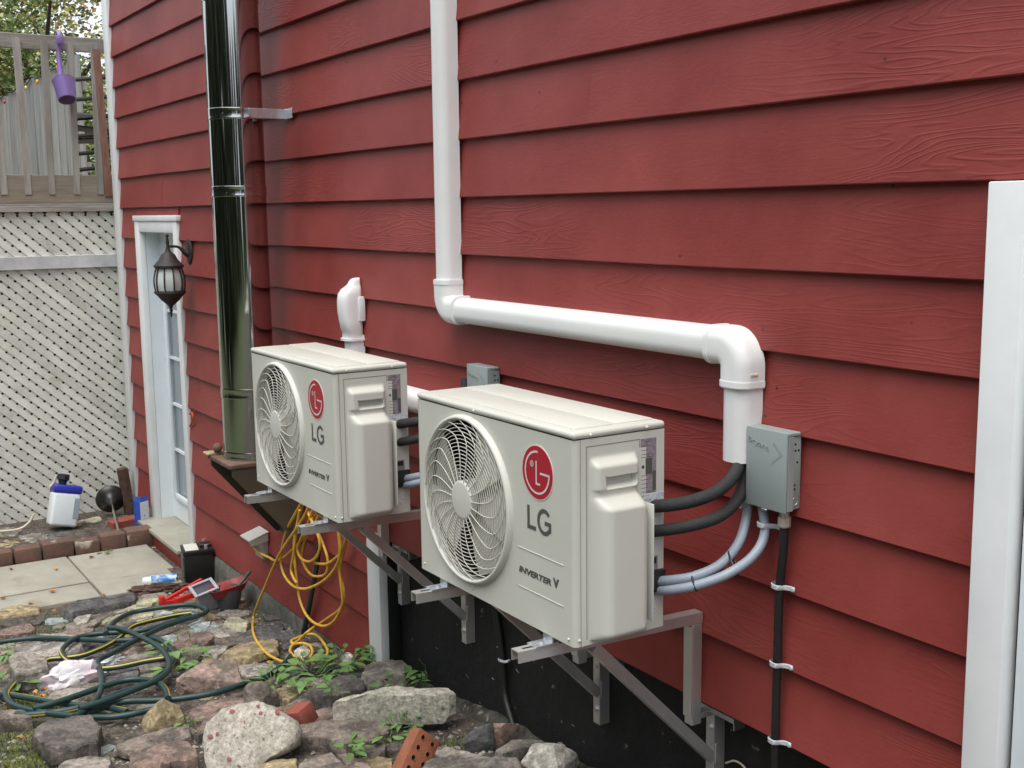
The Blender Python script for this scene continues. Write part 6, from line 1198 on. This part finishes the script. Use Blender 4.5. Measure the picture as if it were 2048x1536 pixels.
# fallen leaves
LG_ = 'fallen orange leaves'
LP = [(-5.2781,-1.0322,-1.14), (-5.1164,-0.7997,-1.14), (-5.2666,-0.5564,-1.14), (-5.2257,-0.1673,-1.14), (-4.6798,-0.9069,-1.14), (-4.4345,-0.6772,-1.14), (-4.5395,-1.0509,-1.15), (-4.3217,-0.9704,-1.1438), (-2.8874,-1.3267,-1.0204), (-2.8154,-1.3093,-1.0147), (-2.8155,-1.4549,-1.0147), (-2.386,-1.4726,-0.9908), (-4.7223,-1.1706,-1.14), (-3.3275,-0.7669,-1.0552), (-2.545,-0.3896,-0.9833), (-2.8745,-1.2874,-1.0094)]
for i, p in enumerate(LP):
    ru = random.Random(i + 50); mb = MB(); s = ru.uniform(.016, .026); K = 11; a0 = ru.uniform(0, 6.28); tx_, ty_ = ru.uniform(-.5, .5), ru.uniform(-.5, .5)
    mb.v = [(p[0], p[1], p[2] - .004)]
    for j in range(K):
        a = a0 + 2 * math.pi * j / K; r = s * (1.0 if j % 2 else .58) * ru.uniform(.8, 1.1); x, y = r * math.cos(a), r * math.sin(a) * .8; mb.v.append((p[0] + x, p[1] + y, p[2] + .30 * (tx_ * x + ty_ * y) + .010 * ru.random()))
    mb.f = [(0, 1 + j, 1 + (j + 1) % K) for j in range(K)]; mb.m = [0] * K
    mb.build('fallen_leaf', M['leafo'], None, smooth=0, label='curled orange leaf fallen on the pale paving' if i in (0, 1, 2, 3, 4, 5, 6, 7, 12) else 'curled orange leaf fallen among the stones and hose loops', cat='leaf', group=LG_)

# ------------------------------------------------------------------ trees
def crown(mb, c, r, n, leaf, ru, clumps=26):
    cs = []
    for _ in range(clumps):
        d = Vector((ru.gauss(0, 1), ru.gauss(0, 1), ru.gauss(0, 1))).normalized() * (ru.random() ** .45); cs.append((Vector((c[0] + d.x * r[0], c[1] + d.y * r[1], c[2] + d.z * r[2])), ru.uniform(.22, .42) * min(r)))
    for _ in range(n):
        q, rr = ru.choice(cs); d = Vector((ru.gauss(0, 1), ru.gauss(0, 1), ru.gauss(0, 1))).normalized() * rr * ru.random() ** .4; p = q + d
        u = Vector((ru.uniform(-1, 1), ru.uniform(-1, 1), ru.uniform(-.6, .6))).normalized(); v = u.cross(Vector((ru.uniform(-1, 1), ru.uniform(-1, 1), ru.uniform(-1, 1)))).normalized(); L = leaf * ru.uniform(.6, 1.4)
        mb.add([p - u * L / 2, p + v * L * .28, p + u * L / 2, p - v * L * .28], [(0, 1, 2, 3)])
def trunk(mb, x, y, z0, h, r, ru):
    mb.tube(spline([(x, y, z0 - .2), (x + ru.uniform(-.1, .1), y, z0 + h * .4), (x + ru.uniform(-.2, .2), y + ru.uniform(-.2, .2), z0 + h)], 5), r, 9, rf=lambda i: r * (1 - .07 * i))
    for k in range(5):
        a = ru.uniform(0, 6.28); zb = z0 + h * ru.uniform(.35, .85); L = h * ru.uniform(.25, .4)
        mb.tube(spline([(x, y, zb), (x + .5 * L * math.cos(a), y + .5 * L * math.sin(a), zb + .35 * L), (x + L * math.cos(a), y + L * math.sin(a), zb + .8 * L)], 4), r * .4, 6, rf=lambda i: r * .4 * (1 - .08 * i))
def tree(name, x, y, h, rad, n, leaf, mat, label, seed, zc=.62):
    ru = random.Random(seed); z0 = -1.2; t = thing(name, (x, y, z0), label, 'tree', 'trees behind the deck')
    mb = MB(); trunk(mb, x, y, z0, h * .8, .05 * rad + .04, ru); mb.build('trunk', M['bark_t'], t, smooth=60)
    mb = MB(); crown(mb, (x, y, z0 + h * zc), (rad, rad, h * .42), n, leaf, ru); mb.build('crown', M[mat], t, smooth=0)
tree('broadleaf_tree', -15.5, -1.0, 5.6, 1.9, 30000, .085, 'leafy', 'olive autumn tree straight behind the purple scoop', 1)
tree('broadleaf_tree', -15.0, 1.2, 5.6, 1.8, 28000, .08, 'leafg', 'green tree rising beside the corner trim behind the deck', 2)
tree('broadleaf_tree', -19.0, -2.2, 7.2, 2.4, 26000, .10, 'leafg', 'taller green tree at the upper left corner behind the railing', 3)
tree('broadleaf_tree', -20.0, .9, 7.0, 2.5, 26000, .10, 'leafy', 'tall yellowing tree farther back behind the deck', 4)
tree('broadleaf_tree', -13.6, -2.3, 4.6, 1.6, 22000, .075, 'leafy', 'low yellow green bushy tree at the left edge behind the balusters', 5, .55)
# the wood across the yard (what the polished flue reflects)
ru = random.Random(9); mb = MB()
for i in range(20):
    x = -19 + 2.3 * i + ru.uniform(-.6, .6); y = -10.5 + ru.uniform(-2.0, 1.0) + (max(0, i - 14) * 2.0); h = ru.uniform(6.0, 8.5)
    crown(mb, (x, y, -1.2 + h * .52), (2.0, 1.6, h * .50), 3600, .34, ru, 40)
    for k in range(5):  # solid cores added inside the crowns to close sky gaps in the flue's reflection
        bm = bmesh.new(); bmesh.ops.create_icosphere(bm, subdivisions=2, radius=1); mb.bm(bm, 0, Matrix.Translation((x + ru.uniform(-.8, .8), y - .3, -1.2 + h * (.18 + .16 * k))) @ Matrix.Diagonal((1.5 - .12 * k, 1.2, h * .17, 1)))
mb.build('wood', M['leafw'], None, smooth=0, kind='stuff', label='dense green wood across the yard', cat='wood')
